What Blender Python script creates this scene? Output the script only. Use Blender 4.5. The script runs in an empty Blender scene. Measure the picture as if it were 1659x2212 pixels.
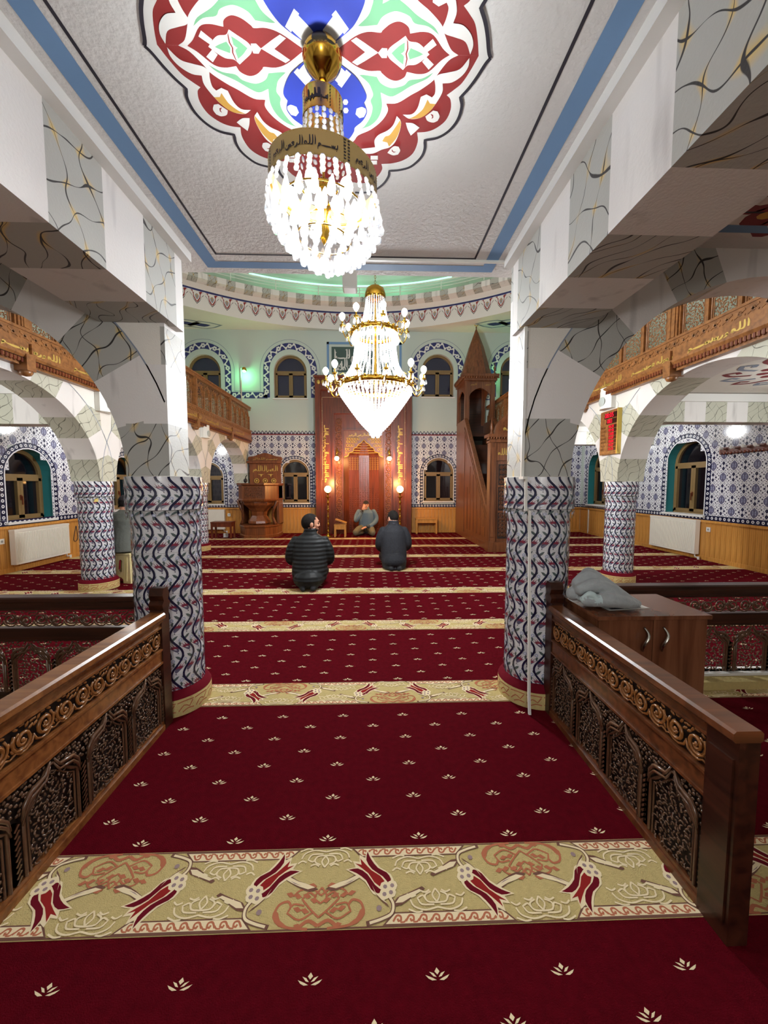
import bpy, bmesh, math, random
from math import pi, sin, cos, tan, atan, atan2, sqrt, radians
from mathutils import Vector, Matrix, Euler
from mathutils.geometry import tessellate_polygon
random.seed(7)
SC = bpy.context.scene
COL = SC.collection

# ------------------------------------------------------------------ camera
H = 1.35; FPX = 831.0; YAW = radians(1.8); PITCH = atan(58/831)
cam_d = bpy.data.cameras.new('camera'); cam = bpy.data.objects.new('camera', cam_d); COL.objects.link(cam)
cam_d.sensor_fit = 'HORIZONTAL'; cam_d.sensor_width = 36; cam_d.lens = 36*FPX/1659
cam_d.clip_start = .02; cam_d.clip_end = 100
cam.location = (0, 0, H); cam.rotation_euler = (pi/2-PITCH, 0, -YAW)
SC.camera = cam
_fw = Vector((sin(YAW)*cos(PITCH), cos(YAW)*cos(PITCH), -sin(PITCH)))
_rt = Vector((cos(YAW), -sin(YAW), 0))
_up = Vector((sin(YAW)*sin(PITCH), cos(YAW)*sin(PITCH), cos(PITCH)))
def at(px, py, X=None, Y=None, Z=None):
    d = _fw*FPX + _rt*(px-829.5) + _up*(1106-py)
    t = (Z-H)/d.z if Z is not None else (Y/d.y if Y is not None else X/d.x)
    return Vector((d.x*t, d.y*t, H+d.z*t))

# ------------------------------------------------------------------ world, exposure
w = bpy.data.worlds.new('world'); SC.world = w; w.use_nodes = True
w.node_tree.nodes['Background'].inputs[0].default_value = (.02, .03, .07, 1)
w.node_tree.nodes['Background'].inputs[1].default_value = .3
vs = SC.view_settings; vs.view_transform = 'Standard'; vs.look = 'None'; vs.gamma = 1; vs.use_curve_mapping = False
vs.exposure = 1.1
cy = SC.cycles
cy.max_bounces = 8; cy.diffuse_bounces = 5; cy.glossy_bounces = 3; cy.transmission_bounces = 4; cy.transparent_max_bounces = 10
cy.sample_clamp_indirect = 3; cy.caustics_reflective = False; cy.caustics_refractive = False
cy.use_denoising = True
def lamp(name, loc, watts, col=(1, .95, .88), r=.1, parent=None, kind='POINT'):
    d = bpy.data.lights.new(name, kind); d.energy = watts; d.color = col
    d.shadow_soft_size = r
    o = bpy.data.objects.new(name, d); COL.objects.link(o); o.location = loc
    if parent: o.parent = parent
    return o
# ceiling lamps of the side aisles, of the far gallery; last entry is an added fill behind the camera for the arch faces (all out of the frame)
for i, (x, y, z, e) in enumerate([(4.9, 3.6, 2.3, 26), (4.9, 7.4, 2.4, 16), (-4.6, 3.5, 2.3, 22), (-4.6, 7.2, 2.4, 16), (4.9, 9.9, 2.4, 14), (-4.6, 9.7, 2.4, 14),
                                  (4.8, 4.5, 4.9, 5), (-4.7, 4.5, 4.9, 5), (-.1, -2.0, 1.75, 34)]):
    lamp('ceiling_or_fill_light', (x, y, z), e, (.97, .98, .97), .12)

# ------------------------------------------------------------------ materials
def lin(c):
    c = c/255
    return c/12.92 if c <= .04045 else ((c+.055)/1.055)**2.4
def rgb(c): return (lin(c[0]), lin(c[1]), lin(c[2]), 1)
def M(name, col, rough=.5, metal=0, spec=.5, noise=None, bump=None, emit=None, sheen=0, coat=0, grain=None):
    m = bpy.data.materials.new(name); m.use_nodes = True
    nt = m.node_tree; N = nt.nodes; L = nt.links; b = N['Principled BSDF']
    b.inputs['Base Color'].default_value = rgb(col); b.inputs['Roughness'].default_value = rough
    b.inputs['Metallic'].default_value = metal; b.inputs['Specular IOR Level'].default_value = spec
    b.inputs['Sheen Weight'].default_value = sheen; b.inputs['Coat Weight'].default_value = coat
    tc = N.new('ShaderNodeTexCoord')
    if noise:                                   # (scale, strength)
        n = N.new('ShaderNodeTexNoise'); n.inputs['Scale'].default_value = noise[0]; n.inputs['Detail'].default_value = 4
        L.new(tc.outputs['Object'], n.inputs['Vector'])
        r = N.new('ShaderNodeMapRange'); r.inputs[1].default_value = .25; r.inputs[2].default_value = .75
        r.inputs[3].default_value = 1-noise[1]; r.inputs[4].default_value = 1+noise[1]
        L.new(n.outputs['Fac'], r.inputs[0])
        mx = N.new('ShaderNodeMix'); mx.data_type = 'RGBA'; mx.blend_type = 'MULTIPLY'; mx.inputs[0].default_value = 1
        mx.inputs[6].default_value = rgb(col); L.new(r.outputs[0], mx.inputs[7]); L.new(mx.outputs[2], b.inputs['Base Color'])
    if grain:                                   # wood: (axis 0/1/2, scale, second colour)
        mp = N.new('ShaderNodeMapping'); s = [grain[1]]*3; s[grain[0]] = grain[1]*.06; mp.inputs['Scale'].default_value = s
        L.new(tc.outputs['Object'], mp.inputs['Vector'])
        n = N.new('ShaderNodeTexNoise'); n.inputs['Scale'].default_value = 1; n.inputs['Detail'].default_value = 5; n.inputs['Distortion'].default_value = .6
        L.new(mp.outputs[0], n.inputs['Vector'])
        cr = N.new('ShaderNodeValToRGB'); cr.color_ramp.elements[0].color = rgb(grain[2]); cr.color_ramp.elements[1].color = rgb(col)
        cr.color_ramp.elements[0].position = .32; cr.color_ramp.elements[1].position = .62
        L.new(n.outputs['Fac'], cr.inputs[0]); L.new(cr.outputs[0], b.inputs['Base Color'])
    if bump:
        n2 = N.new('ShaderNodeTexNoise'); n2.inputs['Scale'].default_value = bump[0]; n2.inputs['Detail'].default_value = 3
        L.new(tc.outputs['Object'], n2.inputs['Vector'])
        bp = N.new('ShaderNodeBump'); bp.inputs['Strength'].default_value = bump[1]; bp.inputs['Distance'].default_value = .01
        L.new(n2.outputs['Fac'], bp.inputs['Height']); L.new(bp.outputs[0], b.inputs['Normal'])
    if emit:
        b.inputs['Emission Color'].default_value = rgb(emit[0]); b.inputs['Emission Strength'].default_value = emit[1]
    return m
def marble(name, base, crack=None, streak=None, yellow=False, rough=.55, scale=5.0):
    m = M(name, base, rough, bump=(90, .12)); nt = m.node_tree; N = nt.nodes; L = nt.links; b = N['Principled BSDF']
    tc = N.new('ShaderNodeTexCoord')
    col = None
    def mix(fac, a, c):
        mx = N.new('ShaderNodeMix'); mx.data_type = 'RGBA'; L.new(fac, mx.inputs[0])
        if a is None: mx.inputs[6].default_value = rgb(base)
        else: L.new(a, mx.inputs[6])
        mx.inputs[7].default_value = rgb(c); return mx.outputs[2]
    nz = N.new('ShaderNodeTexNoise'); nz.inputs['Scale'].default_value = 6.5; nz.inputs['Detail'].default_value = 0
    L.new(tc.outputs['Object'], nz.inputs['Vector'])
    if streak:
        mp = N.new('ShaderNodeMapping'); mp.inputs['Scale'].default_value = (9, 9, 1.6); mp.inputs['Rotation'].default_value = (.3, .35, 0)
        L.new(tc.outputs['Object'], mp.inputs['Vector'])
        n = N.new('ShaderNodeTexNoise'); n.inputs['Scale'].default_value = 1; n.inputs['Detail'].default_value = 2; L.new(mp.outputs[0], n.inputs['Vector'])
        r = N.new('ShaderNodeMapRange'); r.inputs[1].default_value = .6; r.inputs[2].default_value = .78; r.inputs[4].default_value = .6; L.new(n.outputs['Fac'], r.inputs[0])
        col = mix(r.outputs[0], col, streak)
    if crack:                                   # two crossing families of hand-painted wavy lines, ochre dabs where they meet
        def math(op, x, y=None, z=None):
            n = N.new('ShaderNodeMath'); n.operation = op
            for i, q in enumerate((x, y, z)):
                if q is None: continue
                if isinstance(q, (int, float)): n.inputs[i].default_value = q
                else: L.new(q, n.inputs[i])
            return n.outputs[0]
        dm = N.new('ShaderNodeMix'); dm.data_type = 'RGBA'; dm.blend_type = 'LINEAR_LIGHT'; dm.inputs[0].default_value = .26/scale
        L.new(tc.outputs['Object'], dm.inputs[6]); L.new(nz.outputs['Color'], dm.inputs[7])
        sp = N.new('ShaderNodeSeparateXYZ'); L.new(dm.outputs[2], sp.inputs[0]); x, y, z = sp.outputs
        p = .37/scale
        d1 = math('PINGPONG', math('ADD', math('ADD', x, y), math('MULTIPLY', z, .42)), p)
        d2 = math('PINGPONG', math('SUBTRACT', math('ADD', math('MULTIPLY', x, 1.0), math('MULTIPLY', y, .62)), math('MULTIPLY', z, 1.05)), p*.9)
        n3 = N.new('ShaderNodeTexNoise'); n3.inputs['Scale'].default_value = 14; n3.inputs['Detail'].default_value = 0; L.new(tc.outputs['Object'], n3.inputs['Vector'])
        wd = math('MULTIPLY_ADD', n3.outputs['Fac'], .0075, -.0008)
        def line(d, k):
            r = N.new('ShaderNodeMapRange'); L.new(math('DIVIDE', d, math('MULTIPLY', wd, k)), r.inputs[0]); r.inputs[1].default_value = 1.25; r.inputs[2].default_value = .8; return r.outputs[0]
        if yellow:
            r2 = N.new('ShaderNodeMapRange'); r2.inputs[1].default_value = .03; r2.inputs[2].default_value = .01; r2.inputs[4].default_value = .75
            L.new(math('ADD', d1, math('MULTIPLY', d2, .5)), r2.inputs[0])
            v2 = N.new('ShaderNodeTexNoise'); v2.inputs['Scale'].default_value = 5; v2.inputs['Detail'].default_value = 0; L.new(tc.outputs['Object'], v2.inputs['Vector'])
            r3 = N.new('ShaderNodeMapRange'); r3.inputs[1].default_value = .38; r3.inputs[2].default_value = .5; L.new(v2.outputs['Fac'], r3.inputs[0])
            col = mix(math('MULTIPLY', r2.outputs[0], r3.outputs[0]), col, (214, 180, 92))
        col = mix(math('MAXIMUM', line(d1, .75), line(d2, 1.15)), col, crack)
    L.new(col, b.inputs['Base Color'])
    return m
def glow(name, col, strength):
    m = bpy.data.materials.new(name); m.use_nodes = True; nt = m.node_tree; nt.nodes.clear()
    e = nt.nodes.new('ShaderNodeEmission'); e.inputs[0].default_value = rgb(col); e.inputs[1].default_value = strength
    o = nt.nodes.new('ShaderNodeOutputMaterial'); nt.links.new(e.outputs[0], o.inputs[0]); return m

PLASTER = M('white_plaster', (226, 222, 214), .75, bump=(140, .25), noise=(3, .03))
CEIL = M('textured_ceiling_paint', (214, 213, 212), .8, bump=(55, .5), noise=(2, .03))
WALLG = M('pale_green_wall_paint', (192, 203, 196), .8, bump=(120, .15))
MWHITE = marble('white_marble_paint', (222, 219, 217), streak=(150, 146, 146))
MGREY = marble('grey_marble_paint', (172, 172, 167), crack=(40, 36, 36), yellow=True, scale=4.6)
MGREY2 = marble('pale_grey_marble_paint', (186, 186, 170), crack=(105, 104, 92), scale=5.5)
BLUE = M('blue_stripe_paint', (108, 144, 186), .7)
INK = M('black_line_paint', (30, 26, 40), .7)
P_RED = M('brick_red_paint', (132, 34, 34), .7, noise=(12, .06)); P_GREEN = M('mint_green_paint', (116, 178, 136), .7)
P_BLUE = M('royal_blue_paint', (36, 58, 164), .7, noise=(10, .06)); P_GOLD = M('ochre_paint', (196, 150, 66), .7); P_WHITE = M('bright_white_paint', (218, 217, 214), .7)
P_MAROON = M('maroon_paint', (120, 30, 40), .7); P_NAVY = M('navy_paint', (38, 44, 104), .6); P_GREY = M('grey_blue_paint', (132, 142, 160), .7)
CARPET = M('maroon_carpet_pile', (84, 7, 19), 1, spec=.03, noise=(35, .16), bump=(260, .6))
CARPB = M('beige_carpet_pile', (196, 176, 120), 1, spec=.1, noise=(60, .07), bump=(260, .5))
C_CREAM = M('cream_yarn', (232, 214, 176), 1, spec=.1); C_RED = M('red_yarn', (140, 36, 34), 1, spec=.1); C_MAR = M('dark_maroon_yarn', (100, 16, 30), 1, spec=.1)
C_RUST = M('rust_yarn', (176, 106, 78), 1, spec=.1); C_OUT = M('brown_outline_yarn', (112, 78, 66), 1, spec=.1); C_GREYY = M('mauve_grey_yarn', (150, 128, 128), 1, spec=.1)
WALNUT = M('dark_walnut_varnish', (112, 64, 36), .28, grain=(1, 26, (70, 38, 20)))
WALNUT_X = M('dark_walnut_varnish_crosswise', (64, 32, 20), .3, grain=(0, 26, (34, 16, 10)))
OAKR = M('reddish_brown_varnish', (140, 88, 46), .25, grain=(1, 26, (104, 60, 30)))
CARVE = M('carved_dark_wood', (92, 64, 46), .22, spec=.7, noise=(20, .25))
CARVE2 = M('carved_honey_wood', (136, 86, 42), .25, spec=.6, noise=(20, .15))
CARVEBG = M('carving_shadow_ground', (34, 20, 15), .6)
WOOD = M('brown_carved_wood', (126, 72, 36), .35, grain=(2, 30, (92, 48, 24)))
WOODD = M('mahogany_panel_wood', (112, 50, 26), .3, grain=(2, 28, (78, 32, 18)))
WOODM = M('minbar_wood', (120, 72, 42), .35, grain=(2, 28, (84, 46, 26)))
GALW = M('honey_gallery_wood', (148, 98, 54), .35, grain=(1, 20, (108, 68, 36)))
PINE = M('golden_pine_planks', (208, 150, 76), .3, grain=(2, 40, (180, 122, 56)))
GILT = M('gilt_lettering', (196, 166, 84), .45, metal=.35)
BRASS = M('polished_brass', (190, 148, 58), .13, metal=1)
WHITEP = M('white_plastic', (228, 228, 222), .4); CREAMP = M('cream_plastic', (226, 214, 164), .4)
RADW = M('white_radiator_enamel', (232, 228, 216), .3)
GLAZE = M('white_glazed_tile', (224, 225, 230), .12, noise=(8, .03)); GROUT = M('tile_grout', (186, 184, 182), .8)
T_NAVY = M('navy_glaze', (30, 32, 62), .14); T_RED = M('red_glaze', (140, 50, 70), .16); T_GREYB = M('grey_blue_glaze', (94, 92, 114), .16)
T_LEAF = M('grey_green_glaze', (84, 98, 98), .16); T_MID = M('mid_blue_glaze', (110, 110, 140), .16); T_PALE = M('pale_blue_glaze', (170, 178, 206), .16)
TEAL = M('teal_window_reveal', (38, 122, 128), .5); FRAME = M('tan_window_frame', (126, 102, 64), .4)
NIGHT = M('dark_window_glass', (12, 12, 20), .06, spec=.8)
DUSK = M('dusk_blue_window_glass', (26, 32, 62), .06, spec=.8)

# ------------------------------------------------------------------ mesh helpers
class MB:
    def __init__(s): s.v = []; s.f = []; s.m = []; s.s = []
    def add(s, vs, fs, m=0, sm=False):
        o = len(s.v); s.v.extend([tuple(p) for p in vs])
        for f in fs: s.f.append([o+i for i in f]); s.m.append(m); s.s.append(sm)
    def merge(s, o, mat=None, m=None):
        vs = [mat @ Vector(p) for p in o.v] if mat else o.v
        k = len(s.v); s.v.extend([tuple(p) for p in vs])
        for f, mm, sm in zip(o.f, o.m, o.s): s.f.append([k+i for i in f]); s.m.append(mm if m is None else m); s.s.append(sm)
    def box(s, x0, x1, y0, y1, z0, z1, m=0):
        s.add([(x0,y0,z0),(x1,y0,z0),(x1,y1,z0),(x0,y1,z0),(x0,y0,z1),(x1,y0,z1),(x1,y1,z1),(x0,y1,z1)],
              [(0,3,2,1),(4,5,6,7),(0,1,5,4),(1,2,6,5),(2,3,7,6),(3,0,4,7)], m)
    def bar(s, a, b, w, h, m=0, up=(0,0,1)):       # box along a->b, w across, h along up
        a = Vector(a); b = Vector(b); d = (b-a).normalized(); u = Vector(up); r = d.cross(u).normalized(); u = r.cross(d)
        P = [p + r*sx*w/2 + u*sz*h/2 for p in (a, b) for sx, sz in ((-1,-1),(1,-1),(1,1),(-1,1))]
        s.add(P, [(0,1,2,3),(7,6,5,4),(0,4,5,1),(1,5,6,2),(2,6,7,3),(3,7,4,0)], m)
    def poly(s, P, m=0): s.add(P, [list(range(len(P)))], m)
    def prism(s, P, d, m=0):                        # ngon P extruded by vector d
        P = [Vector(p) for p in P]; d = Vector(d); n = len(P)
        s.add(P + [p+d for p in P], [list(range(n))[::-1], list(range(n, 2*n))] + [(i, (i+1) % n, n+(i+1) % n, n+i) for i in range(n)], m)
    def lathe(s, prof, c=(0,0,0), seg=16, m=0, sm=True, a0=0, a1=2*pi):
        c = Vector(c); full = abs(a1-a0-2*pi) < 1e-6; k = seg if full else seg+1
        vs = [c+Vector((r*cos(a0+(a1-a0)*i/seg), r*sin(a0+(a1-a0)*i/seg), z)) for r, z in prof for i in range(k)]
        fs = [(j*k+i, j*k+(i+1) % k, (j+1)*k+(i+1) % k, (j+1)*k+i) for j in range(len(prof)-1) for i in range(seg)]
        s.add(vs, fs, m, sm)
    def tube(s, path, r, seg=6, m=0, closed=False, cap=True):
        P = [Vector(p) for p in path]; n = len(P); vs = []; prev = None
        for i, p in enumerate(P):
            t = (P[(i+1) % n]-P[i-1]) if closed else (P[min(i+1, n-1)]-P[max(i-1, 0)])
            if t.length < 1e-9: t = Vector((0,0,1))
            t.normalize()
            if prev is None:
                u = t.orthogonal().normalized()
            else:
                u = prev - t*prev.dot(t); u = u.normalized() if u.length > 1e-6 else t.orthogonal().normalized()
            prev = u; q = t.cross(u); rr = r[i] if isinstance(r, (list, tuple)) else r
            vs += [p+(u*cos(2*pi*k/seg)+q*sin(2*pi*k/seg))*rr for k in range(seg)]
        fs = [(i*seg+k, i*seg+(k+1) % seg, ((i+1) % n)*seg+(k+1) % seg, ((i+1) % n)*seg+k) for i in range(n if closed else n-1) for k in range(seg)]
        if cap and not closed: fs += [list(range(seg))[::-1], [(n-1)*seg+k for k in range(seg)]]
        s.add(vs, fs, m, True)
    def ell(s, c, r, R=None, seg=8, ring=5, m=0):
        c = Vector(c); vs = []
        for j in range(ring+1):
            a = -pi/2+pi*j/ring
            for i in range(seg):
                b = 2*pi*i/seg; p = Vector((cos(a)*cos(b)*r[0], cos(a)*sin(b)*r[1], sin(a)*r[2]))
                vs.append(c + (R @ p if R else p))
        s.add(vs, [(j*seg+i, j*seg+(i+1) % seg, (j+1)*seg+(i+1) % seg, (j+1)*seg+i) for j in range(ring) for i in range(seg)], m, True)
    def loft(s, rings, m=0, cap=True):
        n = len(rings[0]); vs = [p for r in rings for p in r]
        fs = [(j*n+i, j*n+(i+1) % n, (j+1)*n+(i+1) % n, (j+1)*n+i) for j in range(len(rings)-1) for i in range(n)]
        if cap: fs += [list(range(n))[::-1], [(len(rings)-1)*n+i for i in range(n)]]
        s.add(vs, fs, m, True)
    def mesh(s, name, mats):
        me = bpy.data.meshes.new(name); me.from_pydata(s.v, [], s.f)
        for x in mats: me.materials.append(x)
        me.polygons.foreach_set('material_index', s.m); me.polygons.foreach_set('use_smooth', s.s); me.update(); return me
    def build(s, name, mats, parent=None, **kw):
        if not isinstance(mats, (list, tuple)): mats = [mats]
        return link(name, s.mesh(name, mats), parent, **kw)
def link(name, me, parent=None, loc=None, rot=None, label=None, cat=None, group=None, kind=None, scale=None):
    o = bpy.data.objects.new(name, me); COL.objects.link(o)
    if parent: o.parent = parent
    if loc is not None: o.location = loc
    if rot is not None: o.rotation_euler = rot
    if scale is not None: o.scale = scale
    for k, v in (('label', label), ('category', cat), ('group', group), ('kind', kind)):
        if v: o[k] = v
    return o
def thing(name, loc, label, cat, group=None, rz=0, kind=None):
    return link(name, None, None, loc, (0, 0, rz), label, cat, group, kind)
def clone(root, loc=None, rz=None, label=None):
    def cp(o, par):
        c = o.copy(); COL.objects.link(c)
        if par: c.parent = par
        for ch in list(o.children): cp(ch, c)
        return c
    kids = list(root.children); c = root.copy(); COL.objects.link(c)
    for ch in kids: cp(ch, c)
    if loc is not None: c.location = loc
    if rz is not None: c.rotation_euler = (0, 0, rz)
    if label: c['label'] = label
    return c
def smooth(P, it=4, corner=55, closed=True):        # Catmull-Rom through the points, sharp turns kept
    P = [Vector(p) for p in P]; n = len(P); out = []
    def sharp(i):
        if not closed and i in (0, n-1): return True
        a = P[i]-P[i-1]; b = P[(i+1) % n]-P[i]
        return a.length < 1e-9 or b.length < 1e-9 or a.angle(b) > radians(corner)
    for i in range(n if closed else n-1):
        p1, p2 = P[i], P[(i+1) % n]
        p0 = P[i-1] if not sharp(i) else p1*2-p2
        p3 = P[(i+2) % n] if not sharp((i+1) % n) else p2*2-p1
        for k in range(it):
            t = k/it
            out.append(.5*((2*p1)+(p2-p0)*t+(2*p0-5*p1+4*p2-p3)*t*t+(3*p1-p0-3*p2+p3)*t**3))
    if not closed: out.append(P[-1])
    return out
def ribbon(P, w, closed=False):                      # 2D polyline -> list of quads; w number or list
    P = [Vector((p[0], p[1])) for p in P]; n = len(P); L_ = []; R_ = []
    for i in range(n):
        t = (P[(i+1) % n]-P[i-1]) if closed else (P[min(i+1, n-1)]-P[max(i-1, 0)])
        t = t.normalized() if t.length > 1e-9 else Vector((1, 0)); q = Vector((-t.y, t.x)); ww = (w[i] if isinstance(w, (list, tuple)) else w)/2
        L_.append(P[i]+q*ww); R_.append(P[i]-q*ww)
    return [(R_[i], R_[(i+1) % n], L_[(i+1) % n], L_[i]) for i in range(n if closed else n-1)]
def disc(c, r, n=12, ry=None): return [(c[0]+r*cos(2*pi*k/n), c[1]+(ry or r)*sin(2*pi*k/n)) for k in range(n)]
# ------------------------------------------------------------------ room extents
XL, XR, YB, YF = -5.6, 6.02, 10.9, -2.4
ZC = 2.72; ZN = 5.57; ZT = 8.2
AL, AR = -3.42, 3.30                                  # nave faces of the two arcades
S = 'structure'

# ------------------------------------------------------------------ floor and carpet
b = MB(); b.box(XL-.3, XR+.3, YF-.3, YB+.3, -.15, 0)
floor = b.build('floor', CARPET, kind=S, label='maroon wall-to-wall prayer carpet with beige row bands')
def dot_polys(x, y):
    k = .88
    P = [[(0, .003), (.008, .011), (0, .021), (-.008, .011)]]
    for s in (-1, 1):
        P.append([(s*.003, -.003), (s*.013, -.001), (s*.025, .011), (s*.012, .007)])
        P.append([(s*.004, -.010), (s*.018, -.011), (s*.029, -.006), (s*.038, .003), (s*.026, -.001), (s*.015, -.005)])
    return [[(x+p[0]*k, y+p[1]*k, .0006) for p in q] for q in P]
mb = MB()
for n in range(-3, 8):
    for k in range(9):
        y = 1.387+.0985*k+1.211*n
        if y > YB-.05 or y < YF: continue
        for i in range(-17, 19):
            x = -.172+.35*i+(.175 if k % 2 else 0)
            if XL+.05 < x < XR-.05:
                for q in dot_polys(x, y): mb.poly(q)
mb.build('carpet_sprig', C_CREAM, floor, kind='stuff')

BW = .268
def band_unit(mb, xc, flip, z):
    f = -1 if flip else 1
    def T(p): return (xc+f*p[0], BW/2+f*(p[1]-BW/2), z[0])
    cnt = [0]
    def poly(P, m, dz=0): cnt[0] += 1; z[0] = .0005+dz*.3+cnt[0]*8e-6; mb.poly([T(p) for p in P], m)
    def line(P, w, m, it=4, dz=.0006):
        cnt[0] += 1; z[0] = .0005+dz*.3+cnt[0]*8e-6
        for q in ribbon(smooth([(p[0], p[1], 0) for p in P], it, 80, False), w): mb.poly([T(p) for p in q], m)
    for s in (-1, 1):
        def X(P): return [(s*p[0], p[1]) for p in P]
        # border with running scrolls
        B = X([(.235, .042), (.585, .042), (.62, .006), (.2, .006)])
        poly(B, 5); poly(X([(.24, .038), (.58, .038), (.61, .01), (.21, .01)]), 0, .0003)
        for k in range(9):
            u = .245+k*.04
            line(X([(u-.012, .016), (u, .032), (u+.012, .03), (u+.013, .019), (u+.004, .017), (u+.002, .024)]), .006, 3, 3)
            line(X([(u+.01, .014), (u+.022, .014), (u+.03, .022)]), .005, 3, 2)
        # palmette arms
        line(X([(.03, .004), (.1, .012), (.138, .04), (.132, .074), (.105, .084), (.092, .07)]), .0075, 3)
        poly(smooth([Vector((*p, 0)) for p in X([(.08, .006), (.12, .014), (.145, .04), (.142, .062), (.128, .05), (.118, .03)])], 2), 3)
        line(X([(.02, .05), (.06, .03), (.1, .05), (.085, .075), (.05, .07)]), .0055, 3)
        line(X([(0, .035), (.03, .06), (.06, .09), (.04, .11), (.015, .095)]), .006, 3)
        line(X([(.0, .1), (.03, .12), (.07, .118), (.09, .1)]), .0055, 3); line(X([(.0, .075), (.02, .095), (.0, .125)]), .0055, 3)
        line(X([(.0, .012), (.03, .026), (.055, .012)]), .01, 3)
        for c in ((.045, .055), (.075, .1), (.03, .132), (.02, .085), (.1, .105), (.06, .012), (.045, .1), (.07, .06)):
            poly(X([(c[0]-.014, c[1]-.004), (c[0], c[1]-.009), (c[0]+.015, c[1]+.004), (c[0], c[1]+.008)]), 3, .0008)
        # leaf rising from the palmette
        lf = X([(.012, .12), (.05, .138), (.085, .15), (.125, .172), (.15, .168), (.11, .143), (.075, .125), (.04, .112)])
        poly(smooth(lf, 2), 5, .0004); poly([((p[0]-s*.08)*.84+s*.08, (p[1]-.142)*.72+.142) for p in lf], 0, .0008)
        poly(X([(.07, .132), (.11, .15), (.095, .14)]), 6, .001)
        # tulip
        bx, by, tx, ty = .222, .11, .118, .214
        A = Vector((tx-bx, ty-by)); ln = A.length; A /= ln; Q = Vector((-A.y, A.x))
        def tl(P): return X([tuple(Vector((bx, by))+A*(p[1]*ln)+Q*(p[0]*ln)) for p in P])
        poly(smooth([Vector((*p, 0)) for p in tl([(-.2, -.02), (.2, -.02), (.3, .2), (.24, .5), (.3, .85), (.36, 1.06), (.16, .92), (.1, 1.08), (0, .95), (-.12, 1.08), (-.16, .92), (-.36, 1.06), (-.3, .85), (-.24, .5), (-.3, .2)])], 2), 0, .0010)
        for q in (-1, 1):
            poly(smooth([Vector((*p, 0)) for p in tl([(q*.1, .05), (q*.22, .12), (q*.26, .3), (q*.2, .52), (q*.24, .8), (q*.32, 1.0), (q*.14, .86), (q*.08, .6), (q*.13, .3)])], 2), 2, .0014)
        poly(smooth([Vector((*p, 0)) for p in tl([(-.06, .1), (.06, .1), (.1, .35), (.05, .6), (.1, 1.0), (.02, .86), (-.07, 1.0), (-.05, .6), (-.1, .35)])], 2), 1, .0016)
        for c in ((-.13, .0), (.13, .0), (0, -.08), (0, .1)):
            poly(tl(disc(c, .12, 8)), 0, .0018); poly(tl(disc(c, .05, 6)), 6, .002)
        # stem and leaves
        line(X([(.215, .1), (.235, .07), (.23, .04), (.2, .025), (.15, .012)]), .014, 5); line(X([(.215, .1), (.235, .07), (.23, .04), (.2, .025), (.16, .014)]), .008, 0, 4, .0012)
        for L_ in ([(.232, .06), (.25, .085), (.29, .1), (.335, .118), (.345, .11), (.3, .085), (.262, .062)], [(.225, .055), (.2, .075), (.175, .105), (.162, .14), (.18, .1), (.205, .08)]):
            poly(smooth([Vector((*p, 0)) for p in X(L_)], 2), 5, .0009)
            cx = sum(p[0] for p in L_)/len(L_); cyy = sum(p[1] for p in L_)/len(L_)
            poly(X([((p[0]-cx)*.8+cx, (p[1]-cyy)*.7+cyy) for p in L_]), 0, .0013)
        poly(X(disc((.19, .055), .009, 7)), 6, .0012)
        # pale lotus outlines
        for cx, cyy in ((.335, .19),) + (((0, .225),) if s > 0 else ()):
            for q in (-1, 1):
                for path in ([(0, .034), (.012, .012), (.0, -.01)], [(.0, -.012), (.03, -.008), (.036, .012), (.016, .024)], [(.01, -.018), (.05, -.016), (.062, .004), (.044, .012), (.036, .0)], [(.0, -.026), (.04, -.034), (.075, -.022), (.086, .0)], [(.02, .03), (.034, .022), (.05, .028)], [(.066, .014), (.082, .008), (.096, .018)], [(.05, -.038), (.07, -.04), (.094, -.03)]):
                    line([(s*(cx+q*p[0]) if cx else q*p[0], cyy-p[1]*.95) for p in path], .0052, 0, 3)
for n in range(-2, 8):
    y0 = 1.082+1.2115*n
    if y0+BW > YB: continue
    b = MB(); b.box(XL+.01, XR-.01, y0, y0+BW, -.001, .0012)
    band = b.build('carpet_band', CARPB, floor, label='beige tulip band' if False else None)
    mm = MB(); ph = {0: -.17, 1: .13}.get(n, -.2); z = [0]
    for k in range(-8, 9):
        x = ph+.713*k
        if XL+.4 < x < XR-.4 and n >= -1: band_unit(mm, x, k % 2 == 1, z)
    for yy in (.002, BW-.006): mm.box(XL+.01, XR-.01, yy, yy+.004, 0, .0008, 5)
    if n >= -1: mm.build('band_motif', [C_CREAM, C_RED, C_MAR, C_RUST, CARPB, C_OUT, C_GREYY], band, loc=(0, y0, .0012), kind='stuff')

# ------------------------------------------------------------------ walls with arched openings
def arch_pts(cu, hw, sill, spring, n=14, rise=None):
    r = rise or hw
    return [(cu-hw, sill), (cu-hw, spring)] + [(cu-hw*cos(pi*k/n), spring+r*sin(pi*k/n)) for k in range(1, n)] + [(cu+hw, spring), (cu+hw, sill)]
def sheet(mb, mapf, outer, holes, m=0, d=0):
    loops = [[Vector((p[0], p[1], 0)) for p in q] for q in [outer]+holes]
    pts = [p for q in loops for p in q]
    mb.add([mapf(p.x, p.y, d) for p in pts], [list(t) for t in tessellate_polygon(loops)], m)
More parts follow.
